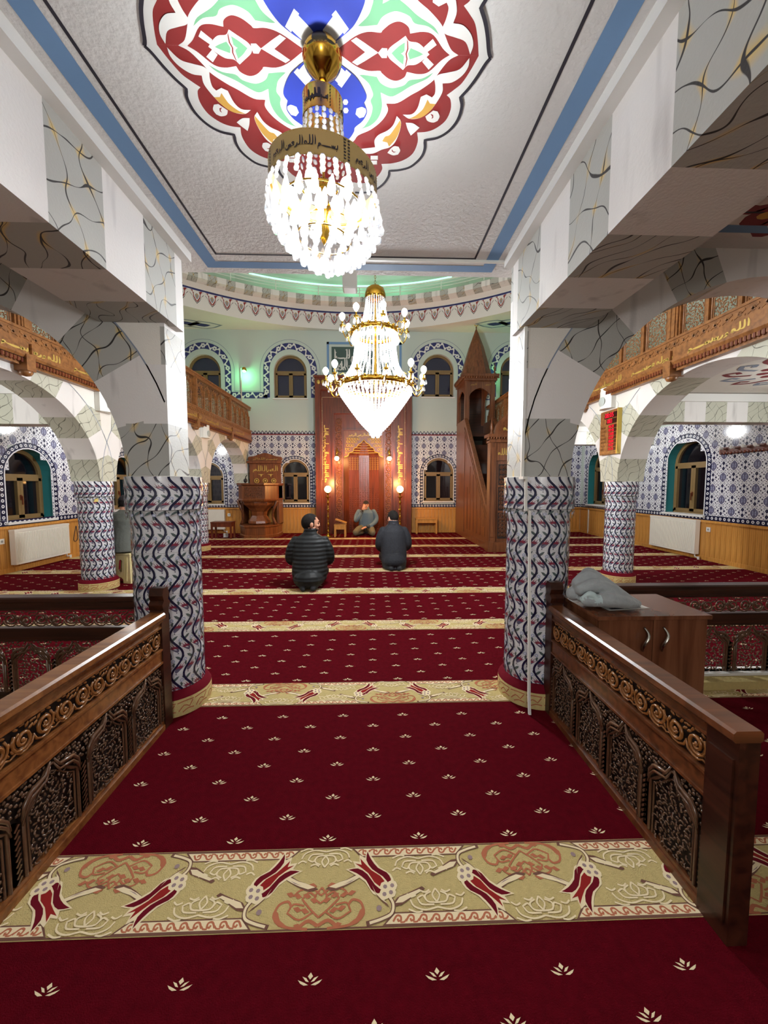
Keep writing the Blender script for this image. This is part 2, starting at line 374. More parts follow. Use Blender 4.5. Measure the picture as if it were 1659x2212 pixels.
# window openings: (u, half width, sill, spring)
WIN_R = [(7.24, .47, .80, 1.76), (10.1, .45, .82, 1.80), (4.35, .47, .80, 1.76)]
WIN_L = [(6.5, .44, .77, 1.50), (8.95, .44, .80, 1.56), (4.1, .44, .77, 1.5)]
WIN_B = [(-2.15, .40, .85, 1.67), (1.89, .43, .89, 1.69), (-4.55, .42, .82, 1.58), (4.7, .42, .85, 1.67)]
WIN_U = [(-2.24, .45, 3.74, 4.47), (1.84, .45, 3.80, 4.53), (-4.58, .45, 3.72, 4.46), (4.05, .45, 3.80, 4.53)]
mapR = lambda u, v, d: (XR+d, u, v)          # d > 0 goes into the wall
mapL = lambda u, v, d: (XL-d, u, v)
mapB = lambda u, v, d: (u, YB+d, v)
def wall(name, mapf, u0, u1, holes, label, z1=ZT):
    mb = MB(); H_ = [arch_pts(c, w_, s_, sp) for c, w_, s_, sp in holes]
    sheet(mb, mapf, [(u0, 0), (u1, 0), (u1, z1), (u0, z1)], H_)
    mb.poly([mapf(*p, .32) for p in ((u0, 0), (u1, 0), (u1, z1), (u0, z1))])
    return mb.build(name, WALLG, kind=S, label=label)
wall_right = wall('wall_right', mapR, YF, YB, WIN_R, 'right side wall with patterned tiles above pine planks')
wall_left = wall('wall_left', mapL, YF, YB, WIN_L, 'left side wall with patterned tiles above pine planks')
wall_back = wall('wall_back', mapB, XL, XR, WIN_B+WIN_U, 'pale far wall with arched windows behind the prayer niche')
b = MB(); b.box(XL-.3, XR+.3, YF-.2, YF, 0, ZT); b.build('wall_rear', PLASTER, kind=S, label='plain wall behind the viewer')
b = MB(); b.box(XL, XR, 2.46, 2.62, ZC+.1, ZT); b.build('wall_balcony', PLASTER, kind=S, label='plaster wall above the low entrance ceiling')

def window(n, mapf, c, hw, sill, spr, deep, mrev, mglass, label, handle=True):
    root = link('window_%d' % n, None, None, None, None, label, None, None, S)
    A = arch_pts(c, hw, sill, spr); mb = MB()
    for i in range(len(A)-1): mb.add([mapf(*A[i], 0), mapf(*A[i+1], 0), mapf(*A[i+1], deep), mapf(*A[i], deep)], [(0, 1, 2, 3)])
    mb.build('reveal', mrev, root)
    mb = MB(); mb.add([mapf(c+sx*(hw+.03), sill+dz, d) for dz in (-.03, .004) for d in (-.05, deep) for sx in (-1, 1)], [(0,1,3,2),(4,6,7,5),(0,4,5,1),(2,3,7,6),(0,2,6,4),(1,5,7,3)])
    mb.build('sill', P_WHITE, root)
    # outer frame follows the arch
    fw_ = .065; mb = MB(); I = arch_pts(c, hw-fw_, sill+fw_, spr)
    d0, d1 = deep-.07, deep-.01
    for i in range(len(A)-1):
        mb.add([mapf(*A[i], d0), mapf(*A[i+1], d0), mapf(*I[i+1], d0), mapf(*I[i], d0)], [(0, 1, 2, 3)])
        mb.add([mapf(*I[i], d0), mapf(*I[i+1], d0), mapf(*I[i+1], d1), mapf(*I[i], d1)], [(0, 1, 2, 3)])
    def fb(u0, u1, v0, v1, e0, e1):
        mb.add([mapf(u, v, d) for d in (e0, e1) for v in (v0, v1) for u in (u0, u1)], [(0,1,3,2),(4,6,7,5),(0,4,5,1),(2,3,7,6),(0,2,6,4),(1,5,7,3)])
    fb(c-hw, c+hw, sill, sill+fw_, d0, d1); fb(c-hw, c+hw, spr-.05, spr+.03, d0-.004, d1)
    mb.build('window_frame', FRAME, root)
    for sx in (-1, 1):
        mb = MB(); u0, u1 = sorted((c+sx*.002, c+sx*(hw-fw_+.03))); v0, v1 = sill+fw_-.02, spr-.03; t = .05
        fb(u0, u0+t, v0, v1, d0-.012, d1); fb(u1-t, u1, v0, v1, d0-.012, d1); fb(u0, u1, v0, v0+t, d0-.012, d1); fb(u0, u1, v1-t, v1, d0-.012, d1)
        sa = mb.build('sash', FRAME, root)
        mb = MB(); mb.poly([mapf(u, v, deep-.03) for u, v in ((u0+t, v0+t), (u1-t, v0+t), (u1-t, v1-t), (u0+t, v1-t))]); mb.build('pane', mglass, sa)
    mb = MB(); mb.poly([mapf(*p, deep-.03) for p in arch_pts(c, hw-fw_+.005, spr+.03, spr+.03, rise=hw-fw_-.02)][1:-1]); mb.build('pane', mglass, root)
    mb = MB(); fb(c-.03, c+.03, sill-.2, spr+hw+.1, deep+.02, deep+.03)
    if handle:
        mb = MB(); fb(c-.018, c+.006, sill+.34, sill+.42, d0-.03, d0-.01); fb(c-.012, c, sill+.26, sill+.40, d0-.05, d0-.035); mb.build('window_handle', WOODD, root)
    return root
k = 0
for (wn, mp, lab) in ((WIN_R, mapR, 'arched tan-framed window with teal reveal in the right tiled wall, '), (WIN_L, mapL, 'arched tan-framed window with teal reveal in the left tiled wall, ')):
    for c, hw, s_, sp in wn:
        k += 1; window(k, mp, c, hw, s_, sp, .24, TEAL, NIGHT, lab + ('the nearer one above the radiator' if 6 < c < 8 else 'the farther one' if c > 8 else 'out of sight'))
for (c, hw, s_, sp), lab in zip(WIN_B, ('beside the carved pulpit', 'between niche and pulpit stair', 'at the far left behind a column', 'hidden behind the stair')):
    k += 1; window(k, mapB, c, hw, s_, sp, .12, P_WHITE, NIGHT, 'lower arched window in the far tiled wall, ' + lab, False)
for (c, hw, s_, sp), lab in zip(WIN_U, ('left of the niche', 'right of the niche', 'above the left gallery', 'behind the pulpit stair spire')):
    k += 1; window(k, mapB, c, hw, s_, sp, .16, P_WHITE, DUSK, 'upper arched window with dusk-blue panes and painted border, ' + lab, False)

# ------------------------------------------------------------------ planks and tiles of the lower walls
ZW = .70
pk = MB(); pk.add([(x, y, z) for z in (.06, ZW) for x, y in ((0, 0), (.004, .012), (.094, .012), (.098, 0))], [(0,1,5,4),(1,2,6,5),(2,3,7,6)]); PKM = pk.mesh('plank', [PINE])
def planks(wl, base, rz, n, skip=None):
    for i in range(n):
        p = base(i)
        if skip and skip(p): continue
        link('plank', PKM, wl, p, (0, 0, rz))
planks(wall_right, lambda i: (XR, 4.3+.1*i, 0), pi/2, 66)
planks(wall_left, lambda i: (XL, 4.4+.1*i, 0), -pi/2, 65)
planks(wall_back, lambda i: (XL+.1+.1*i, YB, 0), pi, 116, lambda p: -1.5 < p[0] < 1.1 or 3 < p[0] < 5)
mb = MB()
mb.box(XR-.03, XR, YF, YB, ZW-.02, ZW+.02); mb.box(XR-.02, XR, YF, YB, 0, .07); mb.box(XL, XL+.03, YF, YB, ZW-.02, ZW+.02); mb.box(XL, XL+.02, YF, YB, 0, .07)
mb.box(XL, -1.55, YB-.03, YB, ZW-.02, ZW+.02); mb.box(1.08, XR, YB-.03, YB, ZW-.02, ZW+.02); mb.box(XL, -1.55, YB-.02, YB, 0, .07); mb.box(1.08, XR, YB-.02, YB, 0, .07)
mb.build('trim_1', PINE, kind=S, label='pine rail and skirting along the plank wainscot')

TS = .193
def tile_mesh(kind):
    t = MB(); a = TS/2-.001
    t.add([(-a,0,-a),(a,0,-a),(a,0,a),(-a,0,a),(-a,-.006,-a),(a,-.006,-a),(a,-.006,a),(-a,-.006,a)], [(4,5,6,7),(0,1,5,4),(1,2,6,5),(2,3,7,6),(3,0,4,7)], 0)
    lay = [.0062]
    def P(pts, m): lay[0] += .00005; t.poly([(p[0], -lay[0], p[1]) for p in pts], m)
    def og(cx, cz, w_, h_): return [(cx, cz+h_), (cx+w_*.35, cz+h_*.78), (cx+w_*.85, cz+h_*.4), (cx+w_, cz), (cx+w_*.85, cz-h_*.4), (cx+w_*.35, cz-h_*.78), (cx, cz-h_), (cx-w_*.35, cz-h_*.78), (cx-w_*.85, cz-h_*.4), (cx-w_, cz), (cx-w_*.85, cz+h_*.4), (cx-w_*.35, cz+h_*.78)]
    if kind == 0:
        P(og(0, 0, .066, .086), 2); P(og(0, 0, .058, .076), 3); P(og(0, 0, .046, .06), 2)
        for x in (-.022, .022): P([(x-.006, -.034), (x+.006, -.034), (x+.006, .034), (x-.006, .034)], 5)
        P(og(0, 0, .01, .036), 3); P([(-.04, -.004), (.04, -.004), (.04, .004), (-.04, .004)], 3)
        for sx in (-1, 1):
            for sz in (-1, 1):
                P(disc((sx*.08, sz*.03), .012, 7), 4); P([(sx*.05, sz*.06), (sx*.06, sz*.052), (sx*.075, sz*.068), (sx*.06, sz*.072)], 3)
                P([(sx*.02, sz*.082), (sx*.035, sz*.074), (sx*.05, sz*.085), (sx*.035, sz*.09)], 4)
                P([(sx*.08, sz*.075), (sx*.094, sz*.07), (sx*.094, sz*.094), (sx*.085, sz*.09)], 3)
    else:
        for cz in (-.045, .045): P(og(0, cz, .026, .034), 4); P(disc((0, cz), .008, 6), 2)
        for sx in (-1, 1):
            P(disc((sx*.06, 0), .02, 8), 2); P(disc((sx*.06, 0), .012, 6), 4)
            for sz in (-1, 1):
                P([(sx*.03, sz*.02), (sx*.042, sz*.018), (sx*.06, sz*.04), (sx*.045, sz*.045)], 3)
                P([(sx*.075, sz*.045), (sx*.09, sz*.05), (sx*.088, sz*.075), (sx*.07, sz*.065)], 4)
                P([(sx*.03, sz*.07), (sx*.05, sz*.075), (sx*.055, sz*.09), (sx*.035, sz*.088)], 3)
                P([(sx*.008, sz*.085), (sx*.02, sz*.08), (sx*.025, sz*.094), (sx*.01, sz*.094)], 2)
        P(disc((0, 0), .009, 6), 3)
    return t.mesh('tile', [GLAZE, GLAZE, T_GREYB, T_MID, T_NAVY, T_PALE])
TM = [tile_mesh(0), tile_mesh(1)]
def border(mb, mapf, path, w, m0=0):                 # dark band with pale rosettes along a path (u, v)
    z = -.0075
    for q in ribbon(path, w): mb.poly([mapf(p[0], p[1], z) for p in q], 0)
    P = [Vector((p[0], p[1])) for p in path]; L_ = sum((P[i+1]-P[i]).length for i in range(len(P)-1)); n = max(2, int(L_/(w*.95)))
    for k in range(n):
        s_ = (k+.5)*L_/n
        for i in range(len(P)-1):
            d = (P[i+1]-P[i]).length
            if s_ <= d: break
            s_ -= d
        c = P[i]+(P[i+1]-P[i])*(s_/max(d, 1e-6)); t = (P[i+1]-P[i]).normalized(); q = Vector((-t.y, t.x))
        mb.poly([mapf(*p, z-.0005) for p in disc(c, w*.3, 9)], 1); mb.poly([mapf(*p, z-.0009) for p in disc(c, w*.13, 6)], 2)
        for sg in (-1, 1):
            e = c+t*sg*w*.48
            mb.poly([mapf(*p, z-.0005) for p in (e-q*w*.36-t*w*.1, e+t*w*.1, e+q*w*.36+t*w*.1, e-t*w*.05)], 3)
def tiling(wl, mapf, rz, u0, u1, z0, rows, wins, top, limit=300, skip=None, near=None):
    n = int((u1-u0)/TS); slots = []
    for i in range(n):
        for j in range(rows):
            u, v = u0+TS*(i+.5), z0+TS*(j+.5)
            if skip and skip(u, v): continue
            if any(abs(u-c) < hw+.02 and s_-.08 < v < sp or (abs(u-c) < hw+.02 and v >= sp and (u-c)**2+(v-sp)**2 < (hw+.02)**2) for c, hw, s_, sp in wins): continue
            slots.append((u, v, (i+j) % 2))
    slots.sort(key=near or (lambda s_: s_[0]))
    rest = MB()
    for q, (u, v, kd) in enumerate(slots):
        if q < limit: link('tile', TM[kd], wl, mapf(u, v, 0), (0, 0, rz))
        else:
            tm = TM[kd]; mt = Matrix.Translation(mapf(u, v, 0)) @ Matrix.Rotation(rz, 4, 'Z')
            rest.add([mt @ x.co for x in tm.vertices], [list(p.vertices) for p in tm.polygons], 0)
            k0 = len(rest.m)-len(tm.polygons)
            for p in tm.polygons: rest.m[k0+p.index] = p.material_index
    if rest.v: rest.build('tile_field', [GLAZE, GLAZE, T_GREYB, T_MID, T_NAVY, T_PALE], wl, kind='stuff')
    mb = MB()
    border(mb, mapf, [(u0, z0-.045), (u1, z0-.045)], .085)
    for c, hw, s_, sp in wins:
        if c < u0 or c > u1: continue
        A = arch_pts(c, hw+.055, z0, sp)
        border(mb, mapf, A, .09)
        # plain white edge bead round the opening
        for q in ribbon(arch_pts(c, hw+.004, s_, sp), .02): mb.poly([mapf(p[0], p[1], -.012) for p in q], 1)
    k = int((u1-u0)/.1)
    if top:
        for q in ribbon([(u0, top), (u1, top)], .03): mb.poly([mapf(p[0], p[1], -.0075) for p in q], 4)
        for i in range(k):
            u = u0+.1*(i+.5)
            if skip and skip(u, top): continue
            mb.poly([mapf(u+dx, top+dz, -.006) for dx, dz in ((-.05, .0), (0, -.0), (.05, 0), (.045, .05), (0, .11), (-.045, .05))], 0)
            mb.poly([mapf(u+dx, top+dz, -.0066) for dx, dz in ((0, .01), (.025, .045), (0, .085), (-.025, .045))], 1)
            mb.poly([mapf(u+dx, top+dz, -.0072) for dx, dz in ((0, .025), (.013, .045), (0, .07), (-.013, .045))], 3)
    mb.build('tile_border', [T_NAVY, GLAZE, T_NAVY, T_PALE, P_MAROON], wl, kind='stuff')
tiling(wall_right, mapR, -pi/2, 4.6, 10.88, .81, 9, WIN_R, 0)
tiling(wall_left, mapL, pi/2, 4.6, 10.88, .81, 9, WIN_L, 0)
hid = lambda u, v: -1.5 < u < 1.02 or 2.5 < u < 5.0
tiling(wall_back, mapB, 0, XL+.02, XR-.02, .81, 10, WIN_B, 2.755, 300, hid, lambda s_: abs(s_[0]))
# painted borders of the upper windows
def painted_border(mb, path, w):
    for q in ribbon(path, w): mb.poly([mapB(p[0], p[1], -.002) for p in q], 0)
    P = [Vector((p[0], p[1])) for p in path]; L_ = sum((P[i+1]-P[i]).length for i in range(len(P)-1)); n = int(L_/.30)
    def pt(s_):
        for i in range(len(P)-1):
            d = (P[i+1]-P[i]).length
            if s_ <= d or i == len(P)-2: break
            s_ -= d
        t = (P[i+1]-P[i]).normalized(); return P[i]+t*s_, t, Vector((-t.y, t.x))
    for k in range(n):
        c, t, q = pt((k+.5)*L_/n)
        for j in range(6):
            a = j*pi/3; e = c+(t*cos(a)+q*sin(a))*w*.24
            mb.poly([mapB(*p, -.003-j*.00006) for p in disc(e, w*.16, 7)], 1)
        mb.poly([mapB(*p, -.0035) for p in disc(c, w*.1, 7)], 0)
        wave = []
        for j in range(17):
            s_ = (k+1)*L_/n - .1 + j*.2/16
            if 0 < s_ < L_: c2, t2, q2 = pt(s_); wave.append(c2+q2*w*.3*sin(j*pi/8))
        if len(wave) > 3:
            for qd in ribbon(wave, w*.17): mb.poly([mapB(p[0], p[1], -.003) for p in qd], 1)
            for sg, jj in ((1, 4), (-1, 12)):
                if jj < len(wave): mb.poly([mapB(*p, -.0036) for p in disc(wave[jj], w*.2, 7)], 1)
mb = MB()
for c, hw, s_, sp in WIN_U:
    A = arch_pts(c, hw+.2, s_+.02, sp+.03, 18); painted_border(mb, A, .17)
    for q in ribbon(arch_pts(c, hw+.37, s_+.2, sp+.03, 18), .012): mb.poly([mapB(p[0], p[1], -.002) for p in q], 2)
for u0, u1 in ((-4.58+.73, -2.24-.73), (1.84+.73, 4.05-.73)):
    painted_border(mb, [(u0-.1, 3.82), (u1+.1, 3.82)], .17)
    for q in ribbon([(u0+.08, 3.93), (u1-.08, 3.93)], .012): mb.poly([mapB(p[0], p[1], -.002) for p in q], 2)
mb.build('painted_border', [P_NAVY, P_WHITE, P_GREY], wall_back, kind='stuff')
# ------------------------------------------------------------------ low entrance ceiling with its painting
b = MB(); b.box(XL, XR, YF, 2.62, ZC, ZC+.12)
ceiling = b.build('ceiling', CEIL, kind=S, label='low textured white ceiling of the entrance bay with painted medallion')
mb = MB(); zz = ZC-.0015
def strip(x0, y0, x1, y1, m): mb.poly([(x0, y0, zz), (x0, y1, zz), (x1, y1, zz), (x1, y0, zz)], m)
strip(-1.03, -1.2, -.955, 2.56, 0); strip(.70, -1.2, .775, 2.56, 0); strip(-.955, 2.49, .70, 2.56, 0)
strip(-.928, -1.2, -.916, 2.42, 1); strip(.622, -1.2, .634, 2.42, 1); strip(-.916, 2.408, .622, 2.42, 1)
for sx in (-1, 1):                                   # outer bays
    x0, x1 = sorted((sx*1.5+.1, sx*3.5)); strip(x0, 2.07, x1, 2.13, 0); strip(x0, 1.97, x1, 1.982, 1)
mb.build('ceiling_stripe', [BLUE, INK], ceiling)
mb = MB()
for sx, x0 in ((-1, -1.12), (1, .86)): mb.box(*sorted((x0, x0-sx*.05)), YF, 2.42, ZC-.05, ZC)
mb.build('trim_2', P_WHITE, kind=S, label='white moulding where the entrance ceiling meets the beams')

# medallion: outlines drawn for one quarter and mirrored in both axes
MC = at(691, 108, Z=ZC); XM, YM = MC.x, MC.y
def q2w(P): return [(lambda p: (max(p.x-XM, 0), max(p.y-YM, 0)))(at(680+c[0]/4.1475, c[1]/4.1475, Z=ZC)) for c in P]
mb = MB(); lay = [0]
def paint(P, m, it=4, corner=48):
    lay[0] += 1; Q = q2w(P)
    Q = smooth([Vector((p[0], p[1], 0)) for p in Q], it, corner) if it else Q
    for sx in (1, -1):
        for sy in (1, -1):
            mb.poly([(XM+sx*max(p[0], 0), YM+sy*max(p[1], 0), ZC-.0006-.00018*lay[0]) for p in Q], m)
A0 = (45, 450)
OUT = [(1590, 450), (1530, 555), (1450, 680), (1380, 775), (1305, 857), (1317, 940), (1280, 1060), (1200, 1160), (1100, 1220), (985, 1242), (985, 1320), (950, 1400), (860, 1480), (760, 1510), (668, 1518), (660, 1570), (610, 1640), (520, 1700), (420, 1715), (360, 1712)]
RED = [(1480, 450), (1400, 620), (1320, 740), (1250, 800), (1182, 850), (1215, 890), (1217, 980), (1170, 1080), (1080, 1150), (1000, 1178), (917, 1185), (922, 1270), (880, 1370), (800, 1430), (700, 1460), (597, 1467), (603, 1515), (560, 1580), (480, 1630), (400, 1640), (330, 1630)]
paint([A0]+OUT+[(170, 1740)], 0, 0)
paint([A0]+RED+[(170, 1640)], 1)
paint([A0, (1295, 450), (1200, 540), (1110, 650), (1060, 720), (950, 800), (860, 850), (740, 920), (640, 925), (655, 990), (600, 1080), (500, 1160), (390, 1210), (350, 1260), (280, 1310), (160, 1345)], 0)
paint([(1065, 645), (1000, 705), (860, 768), (760, 830), (680, 862), (590, 825), (602, 950), (570, 1050), (500, 1120), (400, 1156), (445, 1128), (500, 1040), (517, 960), (500, 900), (522, 850), (510, 800), (480, 740), (400, 668), (440, 668), (555, 685), (590, 740), (650, 775), (710, 785), (800, 760), (850, 715), (960, 700)], 2)
paint([(205, 450), (1215, 450), (1130, 540), (1020, 640), (930, 660), (825, 640), (800, 690), (730, 720), (660, 700), (600, 650), (580, 630), (480, 630), (370, 588), (205, 470)], 1)
paint([(570, 450), (450, 542), (380, 582), (333, 552), (450, 446)], 0, 0)
paint([(1032, 450), (960, 540), (900, 575), (830, 582), (790, 622), (740, 580), (670, 520), (645, 450)], 0)
paint([(975, 450), (930, 500), (850, 527), (838, 450)], 2); paint([(772, 450), (800, 500), (792, 572), (740, 530), (688, 450)], 2)
paint([(826, 450), (832, 520), (818, 580), (806, 600), (820, 520), (814, 450)], 1, 0)
paint([(566, 450), (600, 512), (645, 512), (652, 450)], 0); paint([(1000, 502), (1066, 570), (1020, 616), (962, 545)], 0, 0)
paint([(1386, 510), (1375, 590), (1320, 670), (1230, 730), (1145, 740), (1142, 820), (1082, 925), (1020, 1000), (940, 1050), (850, 1058), (788, 1020), (870, 1015), (920, 960), (950, 860), (1000, 838), (1050, 865), (1076, 830), (1080, 760), (1070, 700), (1110, 660), (1200, 640), (1300, 610)], 0)
paint([(1010, 883), (1032, 920), (1082, 925), (1020, 1000), (940, 1050), (840, 1057), (900, 1030), (960, 980), (985, 940)], 3)
paint([(1118, 1035), (1100, 1075), (1060, 1090), (1010, 1075), (990, 1035), (1030, 1005), (1060, 982), (1100, 990)], 0); paint([(1035, 1010), (1060, 1020), (1062, 1045), (1046, 1058), (1052, 1035)], 1, 0)
paint([(815, 1090), (880, 1096), (938, 1135), (900, 1172), (860, 1206), (832, 1150)], 0)
paint([(735, 1030), (772, 1080), (762, 1160), (722, 1260), (672, 1310), (600, 1332), (520, 1367), (430, 1367), (410, 1325), (540, 1310), (535, 1250), (570, 1200), (650, 1160), (702, 1110)], 0)
paint([(765, 1065), (770, 1120), (735, 1220), (665, 1305), (650, 1268), (605, 1256), (630, 1215), (670, 1200), (722, 1130)], 3)
paint([(765, 1340), (745, 1375), (700, 1382), (650, 1360), (680, 1322), (712, 1300), (750, 1305)], 0); paint([(690, 1325), (705, 1348), (730, 1350), (708, 1358), (690, 1345)], 1, 0)
for c in ((535, 1403), (528, 1446)): paint([(c[0]+dx, c[1]+dy) for dx, dy in ((-35, -18), (30, -18), (30, 18), (-35, 18))], 0)
paint([(48, 470), (60, 560), (175, 535), (330, 640), (400, 720), (455, 820), (462, 870), (440, 910), (467, 980), (455, 1030), (420, 1080), (360, 1130), (350, 1170), (300, 1240), (180, 1330), (150, 1330)], 4)
paint([(282, 608), (326, 650), (240, 772), (204, 740)], 0, 0); paint([(460, 990), (440, 1035), (400, 1045), (365, 1010), (375, 960), (420, 945), (455, 960)], 0)
for c in ((275, 900), (278, 975), (190, 1040)): paint([(c[0]+25*cos(a), c[1]+28*sin(a)) for a in [k*pi/3 for k in range(6)]], 0)
paint([(40, 500), (175, 528), (290, 640), (215, 735), (120, 640), (60, 560)], 0, 0)
W_ = smooth([Vector((p[0], p[1], 0)) for p in q2w(OUT)], 4, 40, False)
lay[0] += 1
for sx in (1, -1):
    for sy in (1, -1):
        for q in ribbon(W_, .011): mb.poly([(XM+sx*p[0], YM+sy*p[1], ZC-.0006-.00018*lay[0]) for p in q], 5)
mb.build('painted_medallion', [P_WHITE, P_RED, P_GREEN, P_GOLD, P_BLUE, INK], ceiling)
# painting of the bay beyond the right beam (its edge shows) and its mirror on the left
mb = MB(); rnd = random.Random(3)
for sx in (-1, 1):
    cx, cyy = sx*2.3+.05, 1.5
    mb.poly([(cx+.75*cos(a), cyy+.72*sin(a), ZC-.001) for a in [k*pi/24 for k in range(48)]], 0)
    for k in range(26):
        a = k*2*pi/26; r = .62
        mb.poly([(cx+p[0], cyy+p[1], ZC-.0014) for p in disc((r*cos(a), r*sin(a)), .085, 10)], 1)
        mb.poly([(cx+p[0], cyy+p[1], ZC-.0018) for p in disc((r*.97*cos(a), r*.97*sin(a)), .045, 9, .03)], 2 if k % 2 else 3)
    for k in range(30):
        a = rnd.random()*6.28; r = .1+.45*rnd.random()
        mb.poly([(cx+p[0], cyy+p[1], ZC-.0016) for p in disc((r*cos(a), r*sin(a)), .04+.05*rnd.random(), 9, .03)], rnd.choice((1, 3, 2, 4)))
mb.build('painted_rosette', [P_WHITE, P_MAROON, P_GOLD, P_WHITE, P_GREY], ceiling)

# ------------------------------------------------------------------ beams of the entrance bay, painted as marble blocks
def marble_beam(label, x0, x1):
    mb = MB(); ys = [YF, -2.06, -1.77, -1.48, -1.19, -.9, -.61, -.32, -.03, .26, .56, .85, 1.143, 1.44, 1.73, 2.02, 2.32, 2.40]
    for k in range(len(ys)-1): mb.box(x0, x1, ys[k], ys[k+1], 2.26, ZC, (len(ys)-k) % 2)
    return mb.build('ceiling_beam', [MWHITE, MGREY], kind=S, label=label)
marble_beam('left ceiling beam painted as white and grey marble blocks', -1.52, -1.12)
marble_beam('right ceiling beam painted as white and grey marble blocks', .86, 1.25)

# ------------------------------------------------------------------ arch walls
def arch_wall(label, mapf, u0, u1, z0, z1, arches, th, ring, mats, pointed=False, name='arch_wall', step=15, piers=()):
    mb = MB(); n = 48
    for d, flip in ((0, 0), (th, 1)):
        P = [(u0, z0)]
        for cu, a, b_ in arches:
            P += [(cu-a*cos(pi*k/n), z0+b_*sin(pi*k/n)) for k in range(n+1)]
        P += [(u1, z0), (u1, z1), (u0, z1)]
        mb.poly([mapf(p[0], p[1], d) for p in P], 0)
    for ua, ub in ((u0, u1),): mb.add([mapf(ua, z1, 0), mapf(ub, z1, 0), mapf(ub, z1, th), mapf(ua, z1, th)], [(0, 1, 2, 3)], 0)
    nv = int(180/step)
    for ia, (cu, a, b_) in enumerate(arches):
        lo = u0 if ia == 0 else (arches[ia-1][0]+arches[ia-1][1]+cu-a)/2; hi = u1 if ia == len(arches)-1 else (arches[ia+1][0]-arches[ia+1][1]+cu+a)/2
        for v in range(nv):
            m = 2 if min(v, nv-1-v) % 2 == 0 else 1
            t0, t1 = pi*v/nv, pi*(v+1)/nv; tm = (t0+t1)/2; K = 5
            inn = [(cu-a*cos(t0+(t1-t0)*k/K), z0+b_*sin(t0+(t1-t0)*k/K)) for k in range(K+1)]
            out = [(cu-(a+ring)*cos(t0+(t1-t0)*k/K), z0+(b_+ring)*sin(t0+(t1-t0)*k/K)) for k in range(K+1)]
            if pointed and m == 2: out = [out[0], (cu-(a+ring*1.45)*cos(tm), z0+(b_+ring*1.45)*sin(tm)), out[-1]]
            if pointed and m == 1: out = [(cu-(a+ring)*cos(t0), z0+(b_+ring)*sin(t0)), (cu-(a+ring)*cos(t1), z0+(b_+ring)*sin(t1))]
            cl = lambda p: (min(max(p[0], lo), hi), min(p[1], z1))
            mb.poly([mapf(*cl(p), -.003) for p in inn+out[::-1]], m); mb.poly([mapf(*cl(p), th+.003) for p in inn+out[::-1]], m)
            for k in range(K): mb.add([mapf(*inn[k], -.003), mapf(*inn[k+1], -.003), mapf(*inn[k+1], th+.003), mapf(*inn[k], th+.003)], [(0, 1, 2, 3)], m)
        # thin grey outline of the ring
        for q in ribbon([(cu-(a+ring+.004)*cos(pi*k/40), z0+(b_+ring+.004)*sin(pi*k/40)) for k in range(41)], .008):
            if all(u0 < p[0] < u1 and p[1] < z1 for p in q): mb.poly([mapf(p[0], p[1], -.004) for p in q], 3)
    for ua, ub, za, zb, m, dp in piers:                # painted marble blocks on the piers
        A = [mapf(u, v, d) for d in (-.004, th+.004) for v in (za, zb) for u in (ua, ub)]
        mb.add(A, [(0,1,3,2),(4,6,7,5),(0,4,5,1),(2,3,7,6),(0,2,6,4),(1,5,7,3)], m)
    return mb.build(name, mats, kind=S, label=label)
ZS = 1.40
MT = [PLASTER, MWHITE, MGREY, P_GREY]; MT2 = [PLASTER, MWHITE, MGREY2, P_GREY]
mapF = lambda u, v, d: (u, 2.27+d, v)
arch_wall('arch springing right from the near tiled column', mapF, .885, XR, ZS, ZC, [(2.38, 1.195, 1.17), (4.95, 1.05, 1.15)], .23, .3, MT, piers=[(.884, 1.17, ZS, 1.74, 2, 0), (.884, 1.08, 1.74, 2.03, 1, 0)])
arch_wall('arch springing left from the near tiled column', lambda u, v, d: (-u, 2.27+d, v), 1.165, -XL, ZS, ZC, [(2.58, 1.17, 1.06), (4.9, .9, 1.06)], .23, .3, MT, piers=[(1.164, 1.4, ZS, 1.70, 2, 0), (1.164, 1.30, 1.70, 2.03, 1, 0)])
# aisle face of the two near pillars goes on up behind the beams
mb = MB()
for x0, x1 in ((.885, .91), (-1.19, -1.165)):
    for za, zb, m in ((2.03, 2.24, 1), (2.24, 2.5, 0), (2.5, ZC, 1)): mb.box(x0, x1, 2.268, 2.502, za, zb, m)
mb.build('trim_3', [MWHITE, MGREY], kind=S, label='painted marble faces of the near pillars below the ceiling edge')
arch_wall('right arcade of pointed marble blocks under the wooden gallery', lambda u, v, d: (AR+d, u, v), 2.5, YB, ZS, 2.58, [(3.8, 1.29, 1.145), (6.75, 1.28, 1.14), (9.6, 1.2, 1.12)], .36, .27, MT2, True, 'arcade', step=13.85)
arch_wall('left arcade of pointed marble blocks under the wooden gallery', lambda u, v, d: (AL-d, u, v), 2.5, YB, ZS, 2.56, [(3.72, 1.25, 1.03), (6.58, 1.3, 1.05), (9.52, 1.25, 1.05)], .36, .27, MT2, True, 'arcade', step=13.85)

